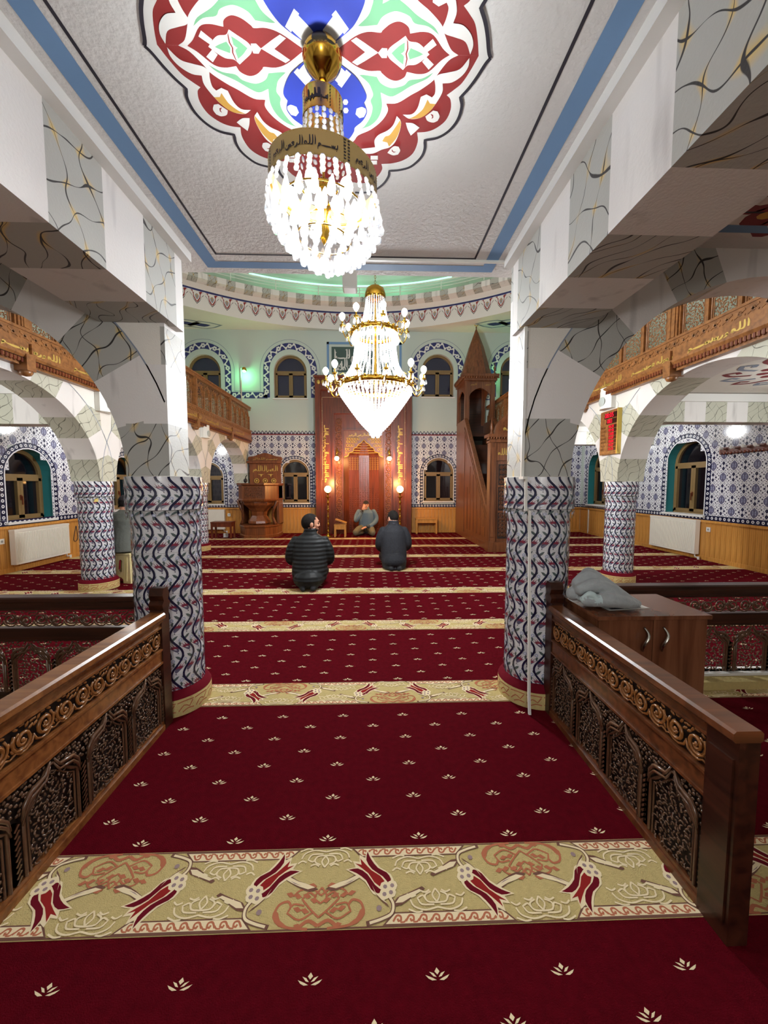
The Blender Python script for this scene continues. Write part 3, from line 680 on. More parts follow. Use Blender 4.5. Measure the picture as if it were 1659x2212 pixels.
# ------------------------------------------------------------------ aisle ceilings, gallery floors, cross beams
for side, x0, x1, zb in (('right', AR-.02, XR, 2.58), ('left', XL, AL+.02, 2.56)):
    b = MB(); b.box(x0, x1, 2.5, YB, zb, zb+.13)
    sl = b.build('gallery_slab', PLASTER, kind=S, label=side+' gallery floor forming the aisle ceiling')
    mb = MB(); rnd = random.Random(5)
    for cyy in (3.9, 6.9, 9.6):
        cx = (x0+x1)/2
        for k in range(16):
            a = k*2*pi/16
            pth = [(cx+(r*cos(a+w_)), cyy+r*1.0*sin(a+w_)) for r, w_ in ((.55, 0), (.72, .12), (.8, .3), (.7, .36), (.66, .24))]
            for q in ribbon(smooth([Vector((*p, 0)) for p in pth], 3, 80, False), .05): mb.poly([(p[0], p[1], zb-.002) for p in q], k % 2)
            mb.poly([(p[0], p[1], zb-.002) for p in disc((cx+.45*cos(a), cyy+.45*sin(a)), .06, 8)], 0)
        for q in ribbon([(cx-1.2, cyy-1.2), (cx+1.2, cyy-1.2), (cx+1.2, cyy+1.2), (cx-1.2, cyy+1.2)], .025, True): mb.poly([(p[0], p[1], zb-.002) for p in q], 2)
    mb.build('painted_ornament', [P_MAROON, P_GREY, INK], sl, kind='stuff')
def cross_beam(x0, x1, y, z0, z1, label):
    mb = MB(); n = round((x1-x0)/.3); d = (x1-x0)/n
    for k in range(n): mb.box(x0+k*d, x0+(k+1)*d, y, y+.24, z0, z1, k % 2)
    mb.box(x0, x1, y-.03, y, z1-.1, z1, 2)
    return mb.build('cross_beam', [MWHITE, MGREY2, P_WHITE], kind=S, label=label)
cross_beam(AR+.36, XR, 5.18, 2.21, 2.58, 'cross beam of the right aisle, nearer one'); cross_beam(AR+.36, XR, 8.1, 2.21, 2.58, 'cross beam of the right aisle, farther one')
cross_beam(XL, AL-.36, 4.92, 2.1, 2.56, 'cross beam of the left aisle, nearer one'); cross_beam(XL, AL-.36, 7.9, 2.1, 2.56, 'cross beam of the left aisle, farther one')

# ------------------------------------------------------------------ high nave ceiling with the round opening of the dome
DC = Vector((-.5, 4.33, 0)); DR = 6.5
def dpt(a, r, z): return (DC.x+r*sin(a), DC.y+r*cos(a), z)
hole = [(max(min(DC.x+DR*sin(a), XR-.05), XL+.05), max(min(DC.y+DR*cos(a), YB-.02), 2.7)) for a in [k*2*pi/96 for k in range(96)]]
mb = MB(); sheet(mb, lambda u, v, d: (u, v, ZN), [(XL, 2.62), (XR, 2.62), (XR, YB), (XL, YB)], [hole])
for c in ((438, 702), (1068, 700), (398, 697), (1110, 697)):
    p = at(c[0], c[1], Z=ZN-.002); q = Vector((p.x, p.y, 0))
    for s_, m in ((1, 1), (.82, 2), (.4, 3)):
        mb.poly([(p.x+x*s_, p.y+y*s_, ZN-.002-.001*m) for x, y in ((-.52, 0), (-.27, .17), (0, .26), (.27, .17), (.52, 0), (.27, -.17), (0, -.26), (-.27, -.17))], m)
mb.build('nave_ceiling', [PLASTER, P_GREY, P_WHITE, P_NAVY], kind=S, label='flat plaster ceiling of the prayer hall round the dome opening')
A1 = radians(54); NA = 72; ZR = 6.16; ZF = 6.29
mb = MB()
def arc_band(r0, z0, r1, z1, m, a0=-A1, a1=A1, n=NA):
    P = []
    for k in range(n+1):
        a = a0+(a1-a0)*k/n; P += [dpt(a, r0, z0), dpt(a, r1, z1)]
    mb.add(P, [(2*k, 2*k+2, 2*k+3, 2*k+1) for k in range(n)], m, True)
arc_band(DR, ZN, DR, 6.06, 0); arc_band(DR, 6.06, DR-.07, 6.11, 0); arc_band(DR-.07, 6.11, DR-.1, 6.13, 0)
drum = mb.build('dome_drum', [P_WHITE], kind=S, label='white drum of the dome with red and blue painted frieze')
mb = MB(); nb = 56
for k in range(nb):                                   # soffit blocks and lit fascia blocks of the ring balcony
    a0 = -A1+2*A1*k/nb; a1 = -A1+2*A1*(k+1)/nb
    mb.add([dpt(a0, DR-.1, 6.13), dpt(a1, DR-.1, 6.13), dpt(a1, DR-.32, ZR), dpt(a0, DR-.32, ZR)], [(0, 1, 2, 3)], k % 2)
    mb.add([dpt(a0, DR-.32, ZR), dpt(a1, DR-.32, ZR), dpt(a1, DR-.32, ZF), dpt(a0, DR-.32, ZF)], [(0, 1, 2, 3)], k % 2)
    mb.add([dpt(a0, DR-.32, ZF), dpt(a1, DR-.32, ZF), dpt(a1, DR+.9, ZF), dpt(a0, DR+.9, ZF)], [(0, 1, 2, 3)], 2)
mb.build('ring_balcony', [MWHITE, MGREY, PLASTER], kind=S, label='narrow ring balcony of marble-painted blocks under the dome')
mb = MB(); arc_band(DR+.8, ZF, DR+.8, ZT, 0); mb.build('dome_wall', WALLG, kind=S, label='upper drum wall washed by the green light')
b = MB(); b.box(XL-.3, XR+.3, 2.4, YB+2, ZT, ZT+.1); b.build('dome_ceiling', PLASTER, kind=S, label='ceiling high above the ring balcony')
# frieze
mb = MB(); nf = 36
for k in range(nf):
    a = -A1+2*A1*(k+.5)/nf; wd = 2*A1/nf
    lay = [0]
    def F(P, m, it=2):
        lay[0] += 1
        Q = smooth([Vector((*p, 0)) for p in P], it, 60) if it else P
        mb.poly([dpt(a+p[0]*wd, DR-.002-.0008*lay[0], 5.71+p[1]) for p in Q], m)
    F([(-.5, .33), (-.5, .3), (-.44, .2), (-.3, .15), (-.2, .06), (0, -.02), (.2, .06), (.3, .15), (.44, .2), (.5, .3), (.5, .33)], 3, 0)
    F([(-.5, .32), (-.5, .24), (-.4, .2), (-.3, .16), (-.18, .07), (0, 0), (.18, .07), (.3, .16), (.4, .2), (.5, .24), (.5, .32)], 1, 0)
    F([(-.5, .32), (-.5, .29), (0, .27), (.5, .29), (.5, .32)], 0, 0)
    for s_ in (-1, 1):
        F([(s_*.46, .25), (s_*.34, .26), (s_*.24, .2), (s_*.22, .12), (s_*.06, .03), (0, .025), (s_*.02, .055), (s_*.16, .13), (s_*.2, .2), (s_*.14, .26), (s_*.3, .28)], 2)
    F([(0, .06), (.13, .12), (.16, .19), (.08, .235), (0, .25), (-.08, .235), (-.16, .19), (-.13, .12)], 1); F([(0, .08), (.1, .13), (.12, .18), (0, .225), (-.12, .18), (-.1, .13)], 4)
    for x, z_ in ((-.05, .19), (.05, .19), (0, .14)): F(disc((x, z_), .035, 6, .022), 5, 0)
mb.build('painted_frieze', [P_NAVY, P_WHITE, P_RED, INK, P_GREY, P_GOLD], drum, kind='stuff')
# drum window with its painted side panels
mb = MB()
for q, m, o in ((arch_pts(-.28, .42, 6.4, 7.2), 0, 0), (arch_pts(-.28, .35, 6.42, 7.18), 1, .01)):
    mb.poly([(p[0], DC.y+DR+.79-o, p[1]) for p in q], m)
for sx in (-1, 1):
    x0 = -.28+sx*.62
    mb.poly([(x0+d, DC.y+DR+.78, z_) for d, z_ in ((-.13, 6.38), (.13, 6.38), (.13, 7.6), (-.13, 7.6))], 2)
    for k in range(7):
        for q in ribbon(smooth([Vector((x0+(-1)**k*p[0], 6.45+k*.16+p[1], 0)) for p in ((-.08, 0), (0, .05), (.07, .08), (.03, .13), (-.04, .1))], 3, 80, False), .035): mb.poly([(p[0], DC.y+DR+.775, p[1]) for p in q], 3)
    mb.poly([(x0+sx*(.16+p[0]), DC.y+DR+.78, 6.95+p[1]) for p in ((0, -.2), (.1, -.16), (.2, -.05), (.32, 0), (.3, .2), (.2, .3), (0, .35))], 4)
wd = mb.build('window_20', [P_WHITE, NIGHT, P_NAVY, P_WHITE, P_GREY], kind=S, label='dark arched window behind the ring balcony rail with painted panels')
# ------------------------------------------------------------------ tile-clad columns
def column_tile(r, h, n, name):
    t = MB(); da = 2*pi/n; wd = r*da; lay = [.0]
    def mp(u, v, o): a = (u-.5)*da; return ((r+o)*cos(a), (r+o)*sin(a), v*h)
    g = .0006/wd
    t.add([mp(g+(1-2*g)*i/4, .003+.994*j, 0) for j in (0, 1) for i in range(5)], [(i, i+1, i+6, i+5) for i in range(4)], 0, True)
    def P(pts, m): lay[0] += .00012; t.poly([mp(u, v, .0009+lay[0]) for u, v in pts], m)
    def rib(path, w_, m):
        lay[0] += .00012
        for q in ribbon([(u*wd, v*h) for u, v in path], w_): t.poly([mp(p[0]/wd, p[1]/h, .0009+lay[0]) for p in q], m)
    for s in (0, 1):
        X = (lambda P_: [(1-u, v-.5) for u, v in P_]) if s else (lambda P_: P_)
        P(X([(.62, .55), (.42, .58), (.1, .65), (.0, .69), (.12, .72), (.45, .71), (.66, .66), (.72, .6)]), 2)
        P(X([(.36, .645), (.1, .66), (-.27, .735), (-.04, .70), (.2, .675)]), 3); P(X([(.42, .655), (.2, .67), (-.12, .79), (.12, .725), (.34, .685)]), 3); P(X([(.5, .66), (.3, .69), (.12, .785), (.3, .735), (.46, .69)]), 3); P(X([(.6, .65), (.48, .68), (.42, .74), (.56, .7), (.64, .67)]), 3)
        P(X([(.5, .545), (.66, .56), (.68, .53), (.6, .515)]), 1)
        P(X([(.36, .475), (.6, .462), (.84, .41), (.97, .33), (.72, .365), (.5, .41)]), 4)
        P(X([(.1, .27), (.2, .2), (.34, .3), (.22, .32)]), 4); P(X([(.22, .3), (.26, .22), (.3, .2), (.28, .3)]), 4)
        P(X([(.02, .4), (.06, .445), (.16, .475), (.1, .42)]), 4)
        P(X([(.18+.17*cos(k*pi/4), .36+.045*sin(k*pi/4)) for k in range(8)]), 5); P(X([(.18+.07*cos(k*pi/3), .36+.02*sin(k*pi/3)) for k in range(6)]), 1)
        P(X([(.62+.06*cos(k*pi/3), .535+.014*sin(k*pi/3)) for k in range(6)]), 6)
    rib([(.5-.5*cos(2*pi*k/24), k/24) for k in range(25)], .0118*r/.185, 6)
    return t.mesh(name, [GLAZE, GLAZE, T_GREYB, T_RED, T_LEAF, T_PALE, T_NAVY])
CT = column_tile(.185, .243, 18, 'column_tile'); CC = column_tile(.207, .19, 20, 'capital_tile')
def column(x, y, label, rot=0, wrap=.1):
    root = link('column', None, None, (x, y, 0), (0, 0, rot), label, None, 'tulip-tiled columns', S)
    mb = MB(); mb.lathe([(.1845, 0), (.1845, 1.22), (.2065, 1.22), (.2065, 1.398), (.0, 1.4)], seg=40); mb.build('shaft', GROUT, root)
    for j in range(5):
        for i in range(18): link('tile', CT, root, (0, 0, 1.205-.243*(j+1)), (0, 0, 2*pi*i/18))
    cap = MB(); cap.lathe([(.186, 1.207), (.207, 1.207)], seg=40); cap.lathe([(.207, 1.398), (.19, 1.402), (.0, 1.403)], seg=40); cap = cap.build('capital', PLASTER, root)
    for i in range(20): link('tile', CC, cap, (0, 0, 1.208), (0, 0, 2*pi*i/20))
    mb = MB(); mb.lathe([(.222, 0), (.222, wrap), (.216, wrap+.006)], seg=40)
    z0 = .0015
    for k in range(14):                               # carpet pattern on the wrap
        a = k*2*pi/14
        for pth in ([(-.04, .03), (-.01, .06), (.02, .045), (.04, .075)], [(-.02, .02), (.01, .035), (.045, .03)], [(-.045, .08), (0, .085), (.045, .082)]):
            for q in ribbon(smooth([Vector((*p, 0)) for p in pth], 2, 80, False), .006): mb.poly([((.222+z0)*cos(a+p[0]/.222), (.222+z0)*sin(a+p[0]/.222), p[1]) for p in q], 1)
    mb.build('carpet_skirting', [CARPB, C_RUST], root)
    mb = MB(); mb.lathe([(.2225, wrap+.001), (.218, wrap+.01), (.2, wrap+.035), (.187, wrap+.045)], seg=40); mb.build('skirting_rim', C_MAR, root)
    return root
cl = column(-1.254, 2.38, 'near left column clad in tulip and vine tiles, beside the left railing', .1)
column(1.055, 2.41, 'near right column clad in tulip and vine tiles, with a white conduit', .3)
column(3.48, 5.28, 'far right tulip-tiled column below the red digital clock', .2); column(-3.6, 5.12, 'far left tulip-tiled column in front of the man on the stool', .15)
column(-3.6, 8.07, 'farthest left tulip-tiled column behind the near left column', .0); column(3.48, 8.2, 'tulip-tiled column hidden behind the pulpit stair', .0)
mb = MB(); mb.box(.880, .896, 2.250, 2.267, 1.40, 2.26); mb.box(.872, .888, 2.20, 2.268, 1.385, 1.40)
mb.bar((.896, 2.218, 1.40), (.898, 2.218, 1.20), .014, .014, up=(0, 1, 0)); mb.bar((.898, 2.218, 1.215), (.926, 2.235, 1.195), .014, .014, up=(0, 1, 0)); mb.bar((.926, 2.228, 1.20), (.926, 2.166, .1), .014, .014, up=(0, 1, 0)); mb.bar((.926, 2.166, .1), (.926, 2.15, .002), .014, .014, up=(0, 1, 0))
mb.build('cable_conduit', WHITEP, label='thin white cable conduit running down the near right column', cat='conduit')

# ------------------------------------------------------------------ carved work
def curl(mb, c, r, a, m, y=0, t=.0035):
    mb.tube([(c[0]+r*(1-.12*k)*cos(a+k*.8), y-.002*k, c[1]+r*(1-.12*k)*sin(a+k*.8)) for k in range(6)], [t*.6, t, t*1.15, t*1.1, t, t*.7], 4, m)
def leaf(mb, c, l, w_, a, m, y=0):
    mb.ell((c[0], y, c[1]), (l, w_*.8, w_), Matrix.Rotation(-a, 3, 'Y'), 6, 3, m)
def carved_panel(w_, h, seed, back=True, sc=1.0):
    mb = MB(); rnd = random.Random(seed); hw = w_*.40; cx = w_/2; zs = h*.62
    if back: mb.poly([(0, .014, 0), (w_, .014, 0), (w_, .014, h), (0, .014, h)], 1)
    def og(hw_, zs_, zt, n=8):
        L_ = [(cx-hw_, .0), (cx-hw_, zs_)]
        for k in range(1, n+1):
            t = k/n; L_.append((cx-hw_*(1-t)**.75*(1-.12*sin(pi*t)), zs_+(zt-zs_)*(t**1.15)))
        return L_ + [(2*cx-x, z) for x, z in L_[::-1][1:]]
    A = og(hw, zs, h*.93); mb.tube([(x, 0, z) for x, z in A], .0065*sc, 5, 0, cap=False)
    A2 = og(hw*.86, zs*.98, h*.84); mb.tube([(x, .002, z) for x, z in A2], .0045*sc, 4, 0, cap=False)
    st = .0165*sc
    def inside(x, z):
        if z < zs: return abs(x-cx) < hw*.8
        t = (z-zs)/(h*.84-zs); return t < 1 and abs(x-cx) < hw*.8*(1-t)**.75
    nz = int(h/st); nx = int(w_/st)
    for j in range(nz):
        for i in range(nx+1):
            x = (i+(j % 2)*.5)*st+rnd.uniform(-.3, .3)*st; z = (j+.6)*st+rnd.uniform(-.3, .3)*st
            if x < .004 or x > w_-.004: continue
            if inside(x, z):
                if rnd.random() < .45: curl(mb, (x, z), st*.5, rnd.random()*6.28, 0, .004, .0034*sc)
                else: leaf(mb, (x, z), st*.62, st*.26, rnd.random()*3.14, 0, .005)
            elif z > zs*1.05 and not any((x-a)**2+(z-c)**2 < (st*.8)**2 for a, c in A):
                leaf(mb, (x, z), st*.5, st*.36, rnd.random()*3.14, 0, .003)
    for s in (-1, 1):                                 # feathered leaves over the arch
        for q, (r0, dz) in enumerate(((.0075, 0), (.006, -.02*sc))):
            mb.tube([(cx+s*p[0]*w_, -.006, p[1]*h+dz) for p in ((.03, .97), (.1, .86), (.2, .84), (.31, .82), (.39, .74), (.43, .62))], [r0*sc*k for k in (.4, .9, 1.1, 1.2, 1, .5)], 5, 0)
    for s in (0, 1):                                  # twisted colonnettes
        x = s*w_; mb.box(x-.009*sc, x+.009*sc, .0, .014, 0, zs, 0)
        for k in range(int(zs/(.02*sc))): mb.bar((x-.008*sc, -.003, .006+k*.02*sc), (x+.008*sc, -.003, .017*sc+.006+k*.02*sc), .008*sc, .006*sc, 0, up=(0, 1, 0))
    return mb
def frieze_mod(w_, h, back=True):
    mb = MB()
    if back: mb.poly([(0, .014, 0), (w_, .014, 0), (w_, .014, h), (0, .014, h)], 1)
    for i, cx in enumerate((w_*.25, w_*.75)):
        s = 1 if i == 0 else -1; R = h*.36; cz = h*(.48 if s > 0 else .52)
        mb.tube([(cx+s*R*(1-k/26)*cos(k*.5+pi*.75), -.001-.004*k/20, cz+R*(1-k/26)*sin(k*.5+pi*.75)) for k in range(21)], [.0045+.002*sin(k*.15) for k in range(21)], 5, 0)
        mb.tube([(cx+s*R*.72*cos(k*.6+pi*.6), .001, cz+R*.72*sin(k*.6+pi*.6)) for k in range(8)], .0035, 4, 0)
        mb.ell((cx, -.004, cz), (.009, .006, .009), None, 7, 4, 0)
        mb.tube([(cx+s*w_*p[0], 0, h*p[1]) for p in ((-.25, .12), (-.14, .2), (-.05, .1), (.08, .1), (.2, .2), (.26, .42))], [.003, .005, .005, .005, .0055, .004], 5, 0)
        for p, a in (((.2, .72), .6), ((-.2, .3), 2.2), ((.23, .88), .2), ((-.12, .9), 2.6), ((.12, .86), 1.1), ((-.22, .55), 1.2), ((.02, .93), 0)): leaf(mb, (cx+s*w_*p[0], h*p[1]), h*.12, h*.05, a, 0, 0)
    return mb
PW, PH = .27, .33
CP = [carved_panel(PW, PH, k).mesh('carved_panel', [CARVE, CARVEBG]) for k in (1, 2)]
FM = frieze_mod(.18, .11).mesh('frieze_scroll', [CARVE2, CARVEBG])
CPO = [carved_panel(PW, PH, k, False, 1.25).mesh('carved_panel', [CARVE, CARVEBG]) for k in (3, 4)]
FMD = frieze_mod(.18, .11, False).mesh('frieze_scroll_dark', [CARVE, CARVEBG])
def railing(name, length, loc, rz, label, wood, fm, near_post, far_post, zb=0, cat='railing', solid=True):
    """local frame: runs along +x from 0 to length, carved face looks to -y"""
    root = thing(name, loc, label, cat, 'carved wooden railings', rz); L_ = length
    def board(n, z0, z1, y0, y1, m=wood):
        mb = MB(); mb.box(0, L_, y0, y1, z0, z1); mb.box(0, L_, y0-.006, y0, z0+.002, z0+.012); mb.box(0, L_, y0-.006, y0, z1-.012, z1-.002); return mb.build(n, m, root)
    mb = MB(); mb.prism([(0, -.028, .625), (0, -.034, .632), (0, -.034, .652), (0, -.026, .66), (0, .046, .66), (0, .054, .652), (0, .054, .63), (0, .046, .625)], (L_+(.108 if near_post else 0), 0, 0)); mb.box(0, L_, -.02, .04, .612, .625); mb.build('top_rail', wood, root)
    board('upper_board', .57, .614, -.004, .03); board('middle_rail', .375, .46, -.006, .034)
    mb = MB(); mb.box(0, L_, -.01, .04, zb, .03+zb); mb.box(0, L_, -.004, .034, .03+zb, .05); mb.build('bottom_rail', wood, root)
    if solid: mb = MB(); mb.box(0, L_, .0148, .03, .05, .60); mb.build('back_panel', WALNUT_X, root)
    n = int(round((L_-.02)/PW)); w_ = L_/n
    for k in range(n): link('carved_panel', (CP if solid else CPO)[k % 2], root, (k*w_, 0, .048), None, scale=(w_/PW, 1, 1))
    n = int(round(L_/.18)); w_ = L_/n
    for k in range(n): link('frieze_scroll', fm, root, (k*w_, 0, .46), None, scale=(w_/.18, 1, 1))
    def post(x0, x1, top, finial):
        mb = MB(); mb.box(x0, x1, -.012, .05, 0, top); mb.box(x0+.012, x1-.012, -.018, -.012, .06, top-.06) if not finial else None
        if finial:
            xm = (x0+x1)/2; mb.prism([(xm-.03, -.02, top), (xm-.04, -.02, top+.03), (xm-.022, -.02, top+.05), (xm-.034, -.02, top+.08), (xm-.02, -.02, top+.12), (xm+.02, -.02, top+.12), (xm+.034, -.02, top+.08), (xm+.022, -.02, top+.05), (xm+.04, -.02, top+.03), (xm+.03, -.02, top)], (0, .075, 0))
        mb.build('post', WALNUT_X, root)
    if near_post: post(*near_post)
    if far_post: post(*far_post)
    return root
# right: local x runs towards the camera
railing('carved_railing', 1.03, (1.048, 2.14, 0), -pi/2, 'right carved wooden railing leading from the near right column to its post', WALNUT, FM, (1.03, 1.135, .625, False), (-.075, 0, .67, True))
railing('carved_railing', 1.75, (-1.155, .33, 0), pi/2, 'left carved wooden railing leading to the near left column', OAKR, FM, None, (1.75, 1.825, .67, True))
r3 = railing('carved_railing', 3.9, (1.35, 2.50, .02), 0, 'dark carved railing crossing behind the low cabinet, right of the right column', WALNUT_X, FMD, None, None, .0, solid=False)
mb = MB(); mb.box(1.3, 5.3, 2.46, 2.56, .0, .07, 0); mb.box(1.3, 5.3, 2.38, 2.46, 0, .055, 1)
mb.build('railing_plinth', [P_WHITE, CARPB], kind=S, label='white plinth with carpeted step under the right cross railing')
railing('carved_railing', 4.05, (-5.52, 2.42, 0), 0, 'dark carved railing crossing left of the near left column', WALNUT_X, FMD, None, None, solid=False)

# ------------------------------------------------------------------ low cabinet with a coat
LAM = M('mahogany_laminate', (120, 74, 50), .26, grain=(2, 22, (88, 48, 30)))
root = thing('cabinet', (1.135, 1.87, 0), 'low mahogany two-door cabinet between right railing and cross railing', 'cabinet')
mb = MB(); mb.box(.012, .58, .02, .36, .05, .67); mb.box(.02, .56, .04, .34, 0, .05); mb.build('body', LAM, root)
mb = MB(); mb.box(0, .592, -.012, .375, .67, .69); mb.build('top', LAM, root)
for s in (0, 1):
    mb = MB(); mb.box(.014+s*.284, .294+s*.284, 0, .018, .055, .665); d = mb.build('door', LAM, root)
    x = .245 if s == 0 else .345
    mb = MB(); mb.tube([(x+.012*sin(t*6.28), -.004-.028*sin(t*pi), .63-.125*t) for t in [k/10 for k in range(11)]], [.005+.003*sin(k*pi/10) for k in range(11)], 6)
    mb.build('handle', M('brushed_steel', (200, 198, 190), .25, metal=1) if s == 0 else bpy.data.materials['brushed_steel'], d)
mb = MB(); mb.lathe([(0, 0), (.008, 0), (.008, .006), (0, .007)], seg=10); o = mb.build('lock', bpy.data.materials['brushed_steel'], root, loc=(.287, 0, .44), rot=(pi/2, 0, 0))
COAT = M('grey_wool_coat', (156, 162, 164), .9, bump=(34, .6), noise=(40, .08), sheen=.2)
COATIN = M('pale_coat_lining', (182, 200, 202), .8)
mb = MB(); mb.box(0, .24, 0, .14, 0, .0016, 0); mb.box(.02, .2, .01, .03, .0016, .002, 1); mb.box(.02, .16, .05, .06, .0016, .002, 1)
mb.build('paper_sheet', [P_WHITE, INK], loc=(1.25, 1.95, .6905), rot=(0, 0, .12), label='white printed sheet lying under the grey coat on the cabinet', cat='paper')
# ------------------------------------------------------------------ writing: strokes of the script, drawn right to left
GL = {'a': ([[(0, -.02), (.02, .5), (-.02, 1)]], .2), 'l': ([[(0, 1), (.01, .3), (-.05, .02), (-.22, 0)]], .24),
      's': ([[(0, .3), (-.04, .02), (-.1, .0), (-.13, .24), (-.17, 0), (-.23, 0), (-.26, .24), (-.3, 0), (-.36, 0)]], .36),
      'k': ([[(0, 0), (-.4, -.03), (-.8, 0)]], .8), 'b': ([[(0, .45), (-.02, .05), (-.12, 0), (-.2, 0)], 'd-.08,-.22'], .2),
      'm': ([[(0, 0), (-.05, .14), (-.14, .16), (-.18, .04), (-.1, -.03), (0, 0), (-.2, -.03)]], .24),
      'M': ([[(0, 0), (-.05, .14), (-.14, .16), (-.18, .04), (-.1, -.03), (-.2, -.06), (-.25, -.3), (-.24, -.5)]], .34),
      'h': ([[(0, 0), (-.03, .22), (-.14, .3), (-.2, .14), (-.12, .02), (-.24, .0)]], .28), 'H': ([[(0, .28), (-.12, .36), (-.24, .3), (-.1, .12), (-.06, 0), (-.3, 0)]], .32),
      'r': ([[(0, .22), (-.04, 0), (-.14, -.16), (-.3, -.24)]], .26), 'n': ([[(0, .2), (-.02, -.1), (-.14, -.26), (-.3, -.22), (-.38, .06)], 'd-.2,.12'], .44),
      'y': ([[(0, 0), (-.06, .2), (-.1, 0), (-.2, 0)], 'd-.08,-.2', 'd-.18,-.2'], .2), 'w': ([[(0, .05), (-.06, .2), (-.14, .1), (-.06, .02), (-.1, -.12), (-.26, -.24)]], .3), ' ': ([], .12)}
BISM = 'bskM allh alrHmn alrHyM'; SENT = 'wlmn allh wrswlh Hmyd alrsM ynalH '
def script(mb, text, mapf0, x0, z0, width, h, m=0, wt=.11, extra=True):
    o0 = Vector(mapf0(x0, z0)); nrm = (Vector(mapf0(x0+.01, z0))-o0).cross(Vector(mapf0(x0, z0+.01))-o0).normalized(); sh = [0]
    mapf = lambda u, v: Vector(mapf0(u, v))+nrm*sh[0]
    tot = sum(GL.get(c, GL['r'])[1] for c in text); k = width/tot/h if tot else 1; x = x0+width
    for c in text:
        st, adv = GL.get(c, GL['r'])
        for s in st:
            sh[0] += 2e-5
            if isinstance(s, str):
                dx, dz = [float(t) for t in s[1:].split(',')]; d = h*.07
                mb.poly([mapf(x+dx*h*k+p[0], z0+dz*h+p[1]) for p in ((0, d), (d, 0), (0, -d), (-d, 0))], m); continue
            P = smooth([Vector((x+p[0]*h*k, z0+p[1]*h, 0)) for p in s], 3, 80, False); n = len(P)
            for q in ribbon(P, [h*wt*(.45+.55*sin(pi*min(1, (i+1)/n*1.15))**.6 if i < n-1 else .3) for i in range(n)]): mb.poly([mapf(p[0], p[1]) for p in q], m)
        x -= adv*h*k
# ------------------------------------------------------------------ wooden galleries above the arcades
GP = [carved_panel(.36, .5, 11+k, False, 1.5).mesh('gallery_panel', [GALW]) for k in range(2)]
_m = MB(); _m.box(-.02, .02, -.005, .045, .35, .72); STILE = _m.mesh('stile', [GALW])
def gallery(loc, rz, L_, z0, label, posts, flip):
    """local frame: along +x, face looks to -y, z from the gallery underside"""
    root = thing('wooden_gallery', (loc[0], loc[1], z0), label, 'balustrade', 'carved gallery balustrades', rz)
    mb = MB(); mb.box(0, L_, 0, .16, 0, .03); mb.box(0, L_, -.03, .14, .03, .06); mb.prism([(0, -.03, .06), (0, -.05, .09), (0, -.05, .11), (0, .1, .11), (0, .1, .06)], (L_, 0, 0)); mb.build('cornice', GALW, root)
    mb = MB(); n = int(L_/.04)
    for k in range(n): mb.box(k*.04, k*.04+.02, -.037, -.028, .02, .062)
    mb.build('dentil', WOODD, root)
    mb = MB(); mb.box(0, L_, -.03, .1, .11, .22); mb.build('lettered_band', GALW, root)
    mb = MB(); mp = lambda x, z: (x, -.032, z)
    k = 0; x = .15
    while x < L_-.9:
        script(mb, SENT[(k*5) % 12:(k*5) % 12+9]+BISM[:4], mp, x, .142, .66, .068, 0, .3); x += .85; k += 1
    mb.build('gilt_script', GILT, root)
    mb = MB(); mb.box(0, L_, -.025, .08, .22, .33)
    for k in range(int(L_/.12)):
        for s in (-1, 1):
            mb.bar((k*.12+.06+s*.05, -.027, .25), (k*.12+.06-s*.05, -.027, .3), .016, .006, up=(0, 1, 0))
        mb.tube([(k*.12+.06+.02*cos(t), -.028, .275+.02*sin(t)) for t in [j*pi/4 for j in range(8)]], .005, 4, 0, True)
    mb.box(0, L_, -.035, .09, .325, .35); mb.build('carved_band', GALW, root)
    mb = MB(); mb.box(0, L_, -.02, .06, .89, .95); mb.box(0, L_, -.035, .075, .95, .98); mb.build('top_rail', GALW, root)
    P = sorted(posts+[0, L_])
    for a, c in zip(P[:-1], P[1:]):
        a2, c2 = a+.07, c-.07
        if c2-a2 < .2: continue
        n = max(1, round((c2-a2)/.36)); w_ = (c2-a2)/n
        for k in range(n): link('gallery_panel', GP[k % 2], root, (a2+k*w_, .02, .355), None, scale=(w_/.36, 1, 1.06))
        for k in range(n+1): link('stile', STILE, root, (a2+k*w_, 0, 0))
    for p in posts:
        mb = MB(); mb.box(p-.07, p+.07, -.02, .06, .33, .9); mb.box(p-.045, p+.045, -.03, -.02, .36, .87); mb.box(p-.025, p-.005, -.036, -.03, .36, .87); mb.build('post', GALW, root)
        mb = MB(); mb.box(p-.05, p+.05, -.06, .1, -.05, .1); mb.ell((p, .0, -.06), (.06, .06, .04), None, 8, 4); mb.box(p+.02, p+.035, -.055, -.033, .12, .215); mb.build('bracket', GALW, root)
gallery((AL+.07, 2.64, 0), pi/2, 8.22, 2.50, 'left carved wooden gallery balustrade above the arcade', [1.28, 3.1, 4.9, 6.7], 0)
gallery((AR-.07, 10.86, 0), -pi/2, 8.22, 2.56, 'right carved wooden gallery balustrade above the arcade', [1.5, 3.3, 4.96, 6.72], 1)
